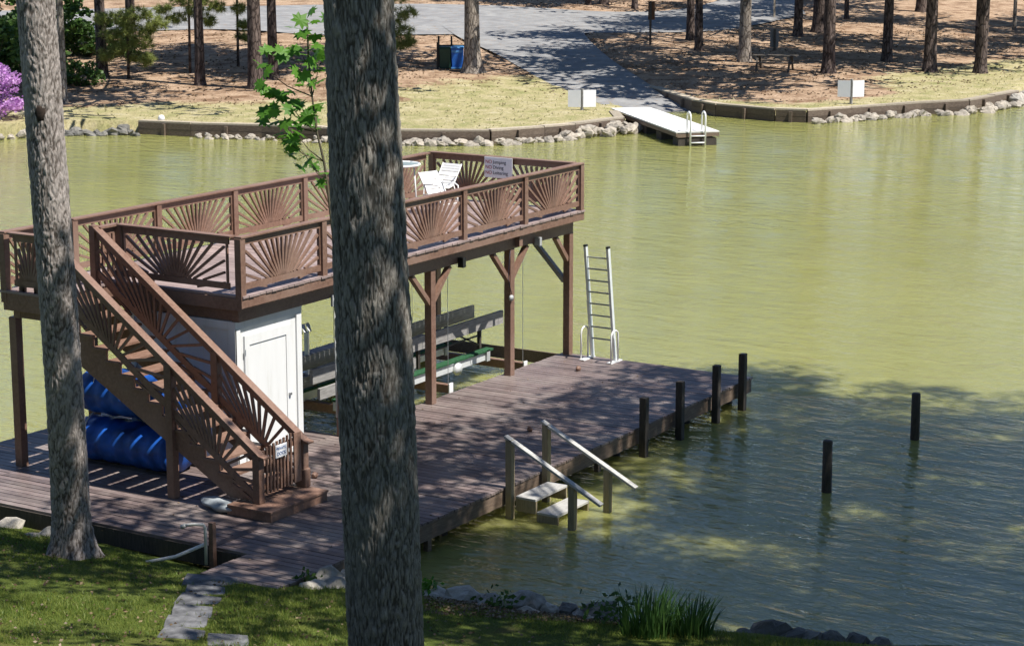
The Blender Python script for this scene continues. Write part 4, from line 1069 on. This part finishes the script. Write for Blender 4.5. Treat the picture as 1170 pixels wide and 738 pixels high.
# ------------------------------------------------------------------ bulkheads and riprap
def bulkhead(label, P, zt, group=None, seed=0):
    rn = random.Random(seed); o = thing('timber_bulkhead', label, 'bulkhead', (P[0][0],P[0][1],-.5), 'timber bulkheads of the far shore')
    P = [Vector((a,b,0)) for a,b in P]; w = MB(); c = MB(); k = 0
    for a, b in zip(P, P[1:]):
        d = (b-a).normalized(); out = Vector((-d.y,d.x,0))
        if inside((a+b).x/2+out.x*.5,(a+b).y/2+out.y*.5): out = -out
        L_ = (b-a).length
        for q in range(4):
            z0 = -1.0+ .25*q; w.bar(a+out*.10+Vector((0,0,z0+.125-.0)), b+out*.10+Vector((0,0,z0+.125)), .06+.008*(q%2), .243)
        nseg = max(1, round(L_/2.4))
        for s_ in range(nseg):
            c.bar(a.lerp(b,s_/nseg)+Vector((0,0,zt+rn.uniform(-.012,.012)))-out*.08, a.lerp(b,(s_+.99)/nseg)+Vector((0,0,zt+rn.uniform(-.012,.012)))-out*.08, .40, .07)
            p = a.lerp(b,(s_+.5)/nseg)+out*.20
            MB().bar(p+Vector((0,0,-1.6)), p+Vector((0,0,zt-.06+rn.uniform(-.04,.02))), .13, .13, d).build('post', M['bulk'], o)
    w.build('wall_boards', M['bulk'], o); c.build('cap', M['bulkcap'], o); return o
BH1 = [(28.5,37.0),(28.9,34.6),(29.9,31.8),(30.45,29.2),(31.15,26.1),(33.0,23.06),(35.25,22.0),(36.8,21.5),(39.7,20.9),(41.9,22.4)]
BH2 = [(53.2,26.9),(48.0,21.75),(46.9,20.06),(46.3,17.0),(46.64,15.76),(48.7,14.66),(52.2,12.84),(54.4,11.43),(59.8,11.0)]
bulkhead('long timber bulkhead edging the sunny lawn up to the pale pier', BH1, .03, seed=1)
bulkhead('timber bulkhead curving round the peninsula from ramp to rock corner', BH2, .03, seed=2)
ROCKS = []
for sd_ in range(5):
    bmv = MB(); n, k = 7, 9
    for i in range(n+1):
        ph = PI*i/n
        for j in range(k):
            a = 2*PI*j/k; p = Vector((math.sin(ph)*math.cos(a), math.sin(ph)*math.sin(a), math.cos(ph)))
            q = 1 + .42*noise.noise(p*1.3+Vector((sd_*7,0,0))) + .2*noise.noise(p*3.1+Vector((0,sd_*5,0)))
            bmv.v.append((p.x*q*.5, p.y*q*.38, p.z*q*.30))
    for i in range(n):
        for j in range(k): a = i*k+j; b = i*k+(j+1)%k; bmv.f.append((a+k,b+k,b,a))
    me = bpy.data.meshes.new('rock'); me.from_pydata(bmv.v, [], bmv.f); me.update(); ROCKS.append(me)
def rock(x, y, z, s, label, mat, group, rn, name='rock'):
    key = ROCKS[rn.randrange(5)]
    ck = key.name+mat
    me = bpy.data.meshes.get('rock_'+ck)
    if me is None: me = key.copy(); me.name = 'rock_'+ck; me.materials.clear(); me.materials.append(M[mat])
    o = bpy.data.objects.new(name, me); COL.objects.link(o); o.location = (x,y,z); o.scale = (s,s*rn.uniform(.8,1.2),s*rn.uniform(.8,1.2))
    o.rotation_euler = (rn.uniform(-.5,.5), rn.uniform(-.5,.5), rn.uniform(0,6.28)); return tag(o, label, 'rock', group)
def riprap(P, n, label, group, seed, s0=.32, s1=.68, spread=.5, mat='rock', zz=-.42):
    rn = random.Random(seed); P = [Vector((a,b)) for a,b in P]; Ls = [(b-a).length for a,b in zip(P,P[1:])]; T = sum(Ls)
    for i in range(n):
        u = (i+rn.random())/n*T; j = 0
        while j < len(Ls)-1 and u > Ls[j]: u -= Ls[j]; j += 1
        d = (P[j+1]-P[j]).normalized(); out = Vector((-d.y,d.x)); c = P[j]+d*u
        if inside(c.x+out.x*.5, c.y+out.y*.5): out = -out
        w = rn.uniform(.25,.25+spread); s = rn.uniform(s0,s1)
        rock(c.x+out.x*w, c.y+out.y*w, zz-.12*(w-.25)/spread+rn.uniform(-.03,.10), s, label, mat, group, rn)
riprap(BH1[3:5], 22, 'pale rock below the lawn bulkhead seen past the front trunk and sapling', 'rocks under the lawn bulkhead by the trunk', 1, .25,.55)
riprap(BH1[1:4], 24, 'pale rock below the bulkhead under the twin pine trunks', 'rocks under the twin pines', 2, .22,.45)
riprap(BH1[4:8], 40, 'pale rock in the row below the sunny lawn bulkhead', 'rocks under the sunny lawn', 3)
riprap(BH1[7:9], 26, 'pale rock heaped against the bulkhead next to the pale pier', 'rocks beside the pier', 4, .4,.75,.8,zz=-.3)
riprap([(46.64,15.76),(48.7,14.66),(52.2,12.84)], 34, 'pale rock in the row below the white sign on the peninsula', 'rocks under the peninsula sign', 5)
riprap([(52.6,12.6),(54.4,11.43),(58.5,11.05)], 24, 'pale rock below the bulkhead near the green patch', 'rocks near the rock corner', 6, .45,.8,.7)
riprap([(58.5,11.1),(59.8,11.0),(63.3,11.7),(68,12)], 26, 'grey rock piled at the peninsula corner where the bulkhead ends', 'rocks of the peninsula corner', 7, .6,1.2,1.1,'rockgrey',-.25)
riprap([(22,44),(24.0,41.3),(24.9,40.5),(26,40)], 16, 'pale rock at the waterline below the azalea bush', 'rocks below the azalea', 8, .4,.8,.6)
riprap([(26.4,39.8),(26.9,39.6),(28.5,37.0)], 16, 'dark rock along the shaded waterline right of the plated trunk', 'dark rocks on the shaded shore', 9, .4,.7,.5,'rockdark')

# ------------------------------------------------------------------ things on the far bank
pr = thing('floating_pier', 'pale floating pier beside the boat ramp with end ladder', 'pier', (40,19.5,-.5))
a_, c_, d_, b_ = Vector((41.95,22.3,0)), Vector((36.35,16.75,0)), Vector((38.55,15.55,0)), Vector((43.95,21.3,0))
def quadprism(mb, P, z0, z1): mb.prism([(p.x,p.y,z0) for p in P], (0,0,z1-z0))
ax = (c_-a_).normalized(); cr_ = Vector((-ax.y,ax.x,0)); wd = 1.75
A0 = a_-ax*1.2; C0 = c_+ax*.3
m = MB(); npl = 46
for i in range(npl):
    p = A0.lerp(C0, i/npl); q = A0.lerp(C0, (i+.965)/npl)
    m.prism([(p.x,p.y,.0),(q.x,q.y,.0),(q.x+cr_.x*wd,q.y+cr_.y*wd,.0),(p.x+cr_.x*wd,p.y+cr_.y*wd,.0)], (0,0,.05))
m.build('pier_deck', M['concrete'], pr)
m = MB()
for w_ in (.03, wd-.03): m.bar(A0+cr_*w_+Vector((0,0,-.11)), C0+cr_*w_+Vector((0,0,-.075)), .06, .14)
m.bar(C0+cr_*.06-ax*.03+Vector((0,0,-.11)), C0+cr_*(wd-.06)-ax*.03+Vector((0,0,-.075)), .06, .14)
m.build('side_skirt', M['fascia'], pr)
for u in (.25,.5,.72,.96):
    p = A0.lerp(C0,u); MB().bar(p+cr_*.1+Vector((0,0,-.42)), p+cr_*(wd-.1)+Vector((0,0,-.42)), .7, .40).build('float', M['darkwood'], pr)
for w_ in (.55, 1.15):
    e = C0+cr_*w_
    pts = [e-ax*.35+Vector((0,0,.05)), e-ax*.35+Vector((0,0,.6))] + [e-ax*(.35-.44*(1-math.cos(t_))/2)+Vector((0,0,.6+.2*math.sin(t_))) for t_ in (.5,1.0,1.57,2.1,2.6)] + [e+ax*.09+Vector((0,0,.6)), e+ax*.09+Vector((0,0,-.7))]
    MB().tube(pts, .035, 8).build('ladder_rail', M['whitemetal'], pr, True)
m = MB(); 
for z in (-.12,-.38): m.tube([C0+cr_*.55+ax*.09+Vector((0,0,z)), C0+cr_*1.15+ax*.09+Vector((0,0,z))], .028, 6)
m.build('ladder_rung', M['whitemetal'], pr, True)
def vsign(x, y, label, ang, up=0.):
    z = gz(x,y)+up; o = thing('white_sign', label, 'sign', (x,y,z), 'white double signs at the far shore')
    MB().box(x-.05,x+.05,y-.05,y+.05,z-.2-up,z+.92).build('post', M['greyboard'], o)
    f_ = Vector((-.83,-.55,0)).normalized()
    for sgn in (-1,1):
        d = (RT*sgn + (-f_)*ang).normalized(); p = Vector((x,y,0))+f_*.06+RT*(sgn*.05)
        n_ = Vector((-d.y,d.x,0))*.012
        MB().prism([(p.x,p.y,z+.14),(p.x+d.x*.56,p.y+d.y*.56,z+.14),(p.x+d.x*.56,p.y+d.y*.56,z+.86),(p.x,p.y,z+.86)], n_).build('panel', M['signwhite'], o)
vsign(41.4, 23.75, 'white double sign on the sunny lawn next to the pale pier', .25)
vsign(49.9, 15.1, 'white double sign on the peninsula above the riprap', .35, .18)
# blue bin in its frame
bn = thing('bin_enclosure', 'dark frame holding blue and green waste bins by pale trunk', 'bin stand', (51.3,36.9,gz(51.3,36.9)))
bz_ = gz(51.3,36.9); BC = Vector((51.3,36.9,bz_)); RN = RT; BK = Vector((.851,.526,0))
def wbox(mb, c, hx, hy, z0, z1, taper=1.0):
    c = Vector((c.x,c.y,0)); P0 = [c+RN*(sx*hx)+BK*(sy*hy) for sx,sy in ((-1,-1),(1,-1),(1,1),(-1,1))]; n = len(mb.v)
    P1 = [c+RN*(sx*hx*taper)+BK*(sy*hy*taper) for sx,sy in ((-1,-1),(1,-1),(1,1),(-1,1))]
    mb.v += [(p.x,p.y,z0) for p in P0]+[(p.x,p.y,z1) for p in P1]
    mb.f += [tuple(n+i for i in q) for q in ((3,2,1,0),(4,5,6,7),(0,1,5,4),(1,2,6,5),(2,3,7,6),(3,0,4,7))]; return mb
for dx, dy in ((-.65,-.3),(-.62,.5),(.02,.5),(.7,.5)):
    wbox(MB(), BC+RN*dx+BK*dy, .045, .045, bz_-.1, bz_+(1.55 if dy > 0 else 1.3)).build('frame_post', M['blackmetal'], bn)
m = MB(); wbox(m, BC+RN*.03+BK*.5, .62, .02, bz_+1.05, bz_+1.12); wbox(m, BC+RN*-.65+BK*.1, .02, .38, bz_+.85, bz_+.92); wbox(m, BC+RN*.03+BK*.5, .62,.02,bz_+.3,bz_+.37); m.build('frame_rail', M['blackmetal'], bn)
b1_ = tag(wbox(MB(), BC+RN*.32, .27, .30, bz_+.08, bz_+1.0, 1.12).build('waste_bin', M['bluebin'], bevel=.03), 'bright blue waste bin with pale blue lid beside the pale trunk', 'bin', 'waste bins on the far bank')
wbox(MB(), BC+RN*.32, .33, .36, bz_+1.002, bz_+1.08, .9).build('lid', M['bluelid'], b1_, bevel=.015); wbox(MB(), BC+RN*.32-BK*.31, .28, .03, bz_+.80, bz_+.90).build('band', M['bluelid'], b1_)
wbox(MB(), BC+RN*.32, .30, .33, bz_+.01, bz_+.078).build('base', M['bluelid'], b1_)
b2_ = tag(wbox(MB(), BC+RN*-.28, .26, .30, bz_+.02, bz_+1.0, 1.1).build('waste_bin', M['greenbin'], bevel=.03), 'dark green waste bin in shade left of the blue bin', 'bin', 'waste bins on the far bank')
wbox(MB(), BC+RN*-.28, .31, .35, bz_+1.002, bz_+1.08, .9).build('lid', M['greenbin'], b2_, bevel=.015)
# picnic table
pt = thing('picnic_table', 'weathered wooden picnic table with attached benches under the pines', 'picnic table', (59.5,23.2,gz(59.5,23.2)))
PZ = gz(59.5,23.2); U = (RT*.96-BK*.28).normalized(); Vv = Vector((-U.y,U.x,0)); PC = Vector((59.5,23.2,PZ))
m = MB()
for k in range(5): m.bar(PC+U*-1.12+Vv*(-.30+.15*k)+Vector((0,0,.75)), PC+U*1.12+Vv*(-.30+.15*k)+Vector((0,0,.75)), .138, .045)
m.build('tabletop', M['table'], pt)
for sgn in (-1,1):
    m = MB()
    for k in range(2): m.bar(PC+U*-1.12+Vv*(sgn*(.66+.14*k))+Vector((0,0,.44)), PC+U*1.12+Vv*(sgn*(.66+.14*k))+Vector((0,0,.44)), .13, .045)
    m.build('bench', M['table'], pt)
for e in (-.8,.8):
    m = MB()
    for sgn in (-1,1): m.bar(PC+U*e+Vv*(sgn*.28)+Vector((0,0,.72)), PC+U*e+Vv*(sgn*.72)+Vector((0,0,0)), .05, .10, tuple(U))
    m.bar(PC+U*(e+.05)+Vv*-.80+Vector((0,0,.39)), PC+U*(e+.05)+Vv*.80+Vector((0,0,.39)), .045, .10); m.build('trestle', M['table'], pt)
def board_post(x, y, label, h, bw, bh, cat, mat, group=None, dx=0):
    z = gz(x,y); o = thing('post_board', label, cat, (x,y,z)); p = Vector((x,y,z))
    wbox(MB(), p, .06, .06, z-.2, z+h).build('post', M['table'], o)
    q = p+BK*.09+RN*dx; wbox(MB(), q, bw/2, .025, z+h-bh, z+h-.02).build('board', M[mat], o); return o
board_post(69.0,27.6,'weathered board on a short post behind the picnic table',1.15,.46,.95,'post board','greyboard')
board_post(65.8,33.5,'tall brown post with narrow brown board beside the ramp road',2.35,.36,1.0,'post board','brownsign',dx=.06)
MB_ = MB(); z = gz(88,36.4); wbox(MB_, Vector((88,36.4,z)), .06,.06,z-.2,z+1.9); o = MB_.build('marker_post', M['bulkcap']); tag(o,'slim pale post standing far up the shaded slope','post')
o = MB().lathe([(0,0),(.12,.0),(.14,.12),(.1,.22),(0,.25)], (28.9,36.2,.03), 12).build('white_float', M['white'], smooth=True); tag(o,'small white float lying on the shaded grass by the shore','float')

# ------------------------------------------------------------------ near shore: stones, rocks, plants, grass
for i, (x, y, w, d, an) in enumerate(((-15.25,-2.98,.8,.5,0),(-15.85,-3.36,.5,.46,0),(-16.43,-3.73,.52,.46,0),(-17.0,-4.13,.5,.45,0),(-17.58,-4.52,.53,.46,0),(-18.15,-4.93,.54,.45,0),(-18.05,-5.55,.5,.45,0))):
    z = nz(x,y); m = MB(); m.prism([(w*.5*c*(1+.06*math.sin(7*c+i)), d*s_*.6*(1+.05*math.cos(5*s_+i)), -.06) for c,s_ in ((-.97,-.8),(0,-.84),(.97,-.79),(1,.02),(.95,.8),(0,.83),(-.97,.81),(-1,0))], (0,0,.085))
    o = m.build('stepping_stone', M['stone'], bevel=.012); o.location = (x,y,z+.005); o.rotation_euler = (.0,.10,-1.02+.12*math.sin(i*2.3))
    tag(o, ['flat pale slab touching the end of the plank walkway','stepping stone next after the slab in the worn path','third stepping stone up the grass path from the walkway','fourth stepping stone up the grass path from the walkway','fifth stepping stone up the grass path from the walkway','stepping stone lowest in the picture on the grass path','lone stepping stone set to the right of the path stones'][i], 'paving stone', 'stepping stones of the grass path')
rn = random.Random(5)
def zpix(px, py, z):
    d = fwd + RT*((px-585)/2418.8) - RT.cross(fwd)*((py-369)/2418.8); return co.location + d*((z-co.location.z)/d.z)
NR_ = [(503,690,.75,'rockgrey'),(533,687,.95,'rockgrey'),(560,691,.6,'rockgrey'),(601,689,.8,'rockgrey'),(600,706,.62,'rock'),(575,703,.4,'rockgrey'),(630,700,.45,'rockgrey'),(660,706,.42,'rock'),(648,698,.5,'rockdark'),(688,704,.9,'rockdark'),(672,712,.4,'rockgrey'),(545,700,.4,'rockgrey'),(518,697,.45,'rock'),(620,712,.4,'rockgrey')]
for px, py, s, mt in NR_:
    p = zpix(px,py,-.36); rock(p.x,p.y,-.36,s*.8,'stone of the rock edging between front trunk and reed clump',mt,'rocks edging the near shore',rn,'shore_rock')
for px, py, s, mt in [(818,730,.5,'rockdark'),(846,727,.6,'rockdark'),(880,724,.8,'rockdark'),(905,729,.6,'rockdark'),(925,731,.55,'rockdark'),(950,734,.5,'rockdark'),(978,736,.55,'rockdark'),(860,735,.5,'rockdark'),(1004,740,.5,'rockdark')]:
    p = zpix(px,py,-.40); rock(p.x,p.y,-.40,s*.75,'dark wet stone at the waterline beyond the reed clump',mt,'dark stones right of the reeds',rn,'shore_rock')
for px, py, s in [(372,668,.7),(385,672,.6),(360,678,.5),(395,664,.5)]:
    p = zpix(px,py,-.16); rock(p.x,p.y,-.16,s,'grey stone under the open edge of the plank walkway','rockgrey','stones beside the walkway',rn,'shore_rock')
for px, py, s in [(10,604,.5),(38,618,.5),(60,612,.5)]:
    p = zpix(px,py,-.22); rock(p.x,p.y,-.22,s,'grey stone in the shadow under the dock front edge','rockgrey','stones under the dock front',rn,'shore_rock')
def reed_clump(label, x, y, n, h, rad, seed):
    z = nz(x,y); rng = np.random.default_rng(seed); V, F = [], []
    for i in range(n):
        a, r = rng.uniform(0,2*PI), rad*rng.uniform()**.6; bx_, by_ = x+r*math.cos(a), y+r*math.sin(a)
        hh = h*rng.uniform(.55,1.1); ln = rng.uniform(.1,.55)*hh; aa = a+rng.normal()*.6; w = .011
        c, s_ = math.cos(aa), math.sin(aa); wx, wy = -math.sin(aa+.6)*w, math.cos(aa+.6)*w; q = len(V)
        for u, ww in ((0,1),(.4,1),(.75,.7),(1,.08)):
            px_, py_ = bx_+c*ln*u*u, by_+s_*ln*u*u; pz_ = z-.05+hh*(u-.12*u*u*ln/hh)
            V += [(px_-wx*ww,py_-wy*ww,pz_),(px_+wx*ww,py_+wy*ww,pz_)]
        F += [(q+2*k,q+2*k+1,q+2*k+3,q+2*k+2) for k in range(3)]
    return tag(tris('reed_clump', V, F, M['reed']), label, 'reeds', 'reed clumps on the near shore')
p = zpix(742,737,-.2); reed_clump('larger clump of tall green reeds at the water edge', p.x, p.y, 230, .62, .36, 1)
p = zpix(790,738,-.2); reed_clump('smaller clump of green reeds right of the larger clump', p.x, p.y, 130, .55, .25, 2)
def herb(label, px, py, z, r, n, seed, mat='underleaf'):
    p = zpix(px,py,z); rng = np.random.default_rng(seed); P_ = rng.normal(size=(n,3))*np.array((r,r,r*.6))+np.array((p.x,p.y,z+r*.8)); V, F = leaf_quads(P_, .09, rng, .8, .6)
    return tag(tris('small_shrub', V, F, M[mat]), label, 'plant', 'small plants in the rock edging')
herb('bright green sprout at the water edge against the front trunk', 490, 673, -.2, .09, 60, 1, 'maple'); herb('small leafy plant growing among the pale edging rocks', 571, 695, -.25, .13, 80, 2)
herb('low leafy plant left of the reed clump', 700, 712, -.2, .2, 140, 3); herb('small weed next to the walkway end slab', 352, 664, -.05, .08, 40, 4)
# grass and litter: nobody could count them
rf_ = random.Random(77); V_, G_ = [], []
for _ in range(26000):
    x, y = rf_.uniform(24,92), rf_.uniform(10,60)
    dx, dy = x-co.location.x, y-co.location.y
    if abs(.5257*dx-.8507*dy) > .26*(.8507*dx+.5257*dy) or not inside(x,y) or inpoly(x,y,ROADPOLY) or inpoly(x,y,RAMPPOLY): continue
    d = shored(x,y); lim = 14 if x < 46 and y < 36 else (5 if x < 46 else 2.5)
    if d < .3: continue
    if d < lim*rf_.uniform(.7,1.3): G_.append((x,y,gz(x,y)))
    elif noise.noise(Vector((x*.5,y*.5,9))) > -.15: V_.append((x,y,gz(x,y)+.03))
rng = np.random.default_rng(31)
V, F = leaf_quads(np.array(V_), .13, rng, .22, .5); tris('far_leaf_litter', V, F, M['litter'], kind='stuff')
B = np.array(G_); n = len(B); s_ = rng.normal(size=(n,3))*np.array((.03,.03,0)); tip = B+rng.normal(size=(n,3))*np.array((.06,.06,.02))+np.array((0,0,.07))
tris('far_grass_tufts', np.stack([B-s_,B+s_,tip],1).reshape(-1,3), np.arange(3*n).reshape(n,3), M['drygrass'], kind='stuff')
rng = np.random.default_rng(9); P_ = []
while len(P_) < 95000:
    n = 60000; x = rng.uniform(-21.5,-12.2,n); y = rng.uniform(-13,3.5,n)
    ok = np.ones(n, bool)
    dx = x-co.location.x; dy = y-co.location.y; fw_ = .8327*dx+.5151*dy; rt = .5257*dx-.8507*dy
    ok &= (np.abs(rt) < fw_*.262)
    xs_ = np.interp(y, [-11.3,-9.1,-7.7,-6.5,-4.95,-2,0,8], [-11.4,-12.1,-12.56,-12.8,-12.9,-13.6,-13.5,-13.5])
    u = xs_-x; ok &= (u > np.where(y < -4, 1.15, 1.0)+rng.normal(size=n)*.15); ok &= ~((x > -15.1) & (y > -3.95) & (y < -2.5)); ok &= (u < 7)
    q = np.stack([x,y],1)[ok]; P_ += q.tolist()
P_ = np.array(P_[:95000]); keep = []
pathx = np.interp(P_[:,0], [-18.3,-15.2], [-5.0,-3.0]); onpath = (np.abs(P_[:,1]-pathx) < .30) & (P_[:,0] < -15.3) & (rng.uniform(size=len(P_)) < .93)
patch = np.array([noise.noise(Vector((a*.55,b*.55,1.7)))+.5*noise.noise(Vector((a*1.7,b*1.7,4))) for a,b in P_])
keep = ~onpath & (rng.uniform(size=len(P_)) < np.clip(.95+1.6*patch, .12, 1)); P_ = P_[keep]; patch = patch[keep]
Z_ = np.array([nz(a,b) for a,b in P_])+.035*np.array([noise.noise(Vector((a*.9,b*.9,3))) for a,b in P_])-.01
n = len(P_); B = np.column_stack([P_,Z_]); a = rng.uniform(0,2*PI,n); hgt = rng.uniform(.025,.075,n)*(1+.5*np.clip(patch,-1,1)); w = rng.uniform(.004,.008,n)
tip = B+np.column_stack([rng.normal(size=n)*.03, rng.normal(size=n)*.03, hgt]); s_ = np.column_stack([np.cos(a)*w, np.sin(a)*w, 0*a])
V = np.stack([B-s_, B+s_, tip], 1).reshape(-1,3)
tris('grass_blades', V, np.arange(3*n).reshape(n,3), M['blade'], kind='stuff')
q = []
for _ in range(3600):
    r_ = rn.random()
    if r_ < .45:
        px, py = rn.uniform(485,720), rn.uniform(684,722); p = zpix(px,py,-.2); zz = nz(p.x,p.y)
        if zz < -.42: continue
    elif r_ < .85: p = Vector((rn.uniform(-20,-14.9), rn.uniform(-9,2.5), 0)); zz = nz(p.x,p.y)
    else: continue
    q.append((p.x,p.y,zz+.03))
q = np.array(q); V, F = leaf_quads(q, .05, rng, .25, .6); tris('leaf_litter', V, F, M['litter'], kind='stuff')
q = np.array([(rn.uniform(-14.8,-.3), rn.uniform(-3.8,.2), .012) for _ in range(150)]); V, F = leaf_quads(q, .045, rng, .08, .6); V[:,2] = np.maximum(V[:,2], .005)
tris('deck_leaf_litter', V, F, M['litter'], kind='stuff')
for x, y, lab in ((-10.35,-1.0,'brown pine cone on the planks near the stair gate'),(-1.35,-.75,'brown pine cone on the planks near the swim ladder'),(-5.9,-2.35,'brown pine cone on the planks above the water steps')):
    m = MB(); m.lathe([(.0,.0),(.03,.01),(.045,.04),(.038,.075),(.018,.10),(.0,.11)], (0,0,0), 10); o = m.build('pine_cone', M['brown'], smooth=False); o.location = (x,y,.035); o.rotation_euler = (1.4,0,rn.uniform(0,6)); o.scale = (1.2,)*3
    tag(o, lab, 'pine cone', 'pine cones on the dock')
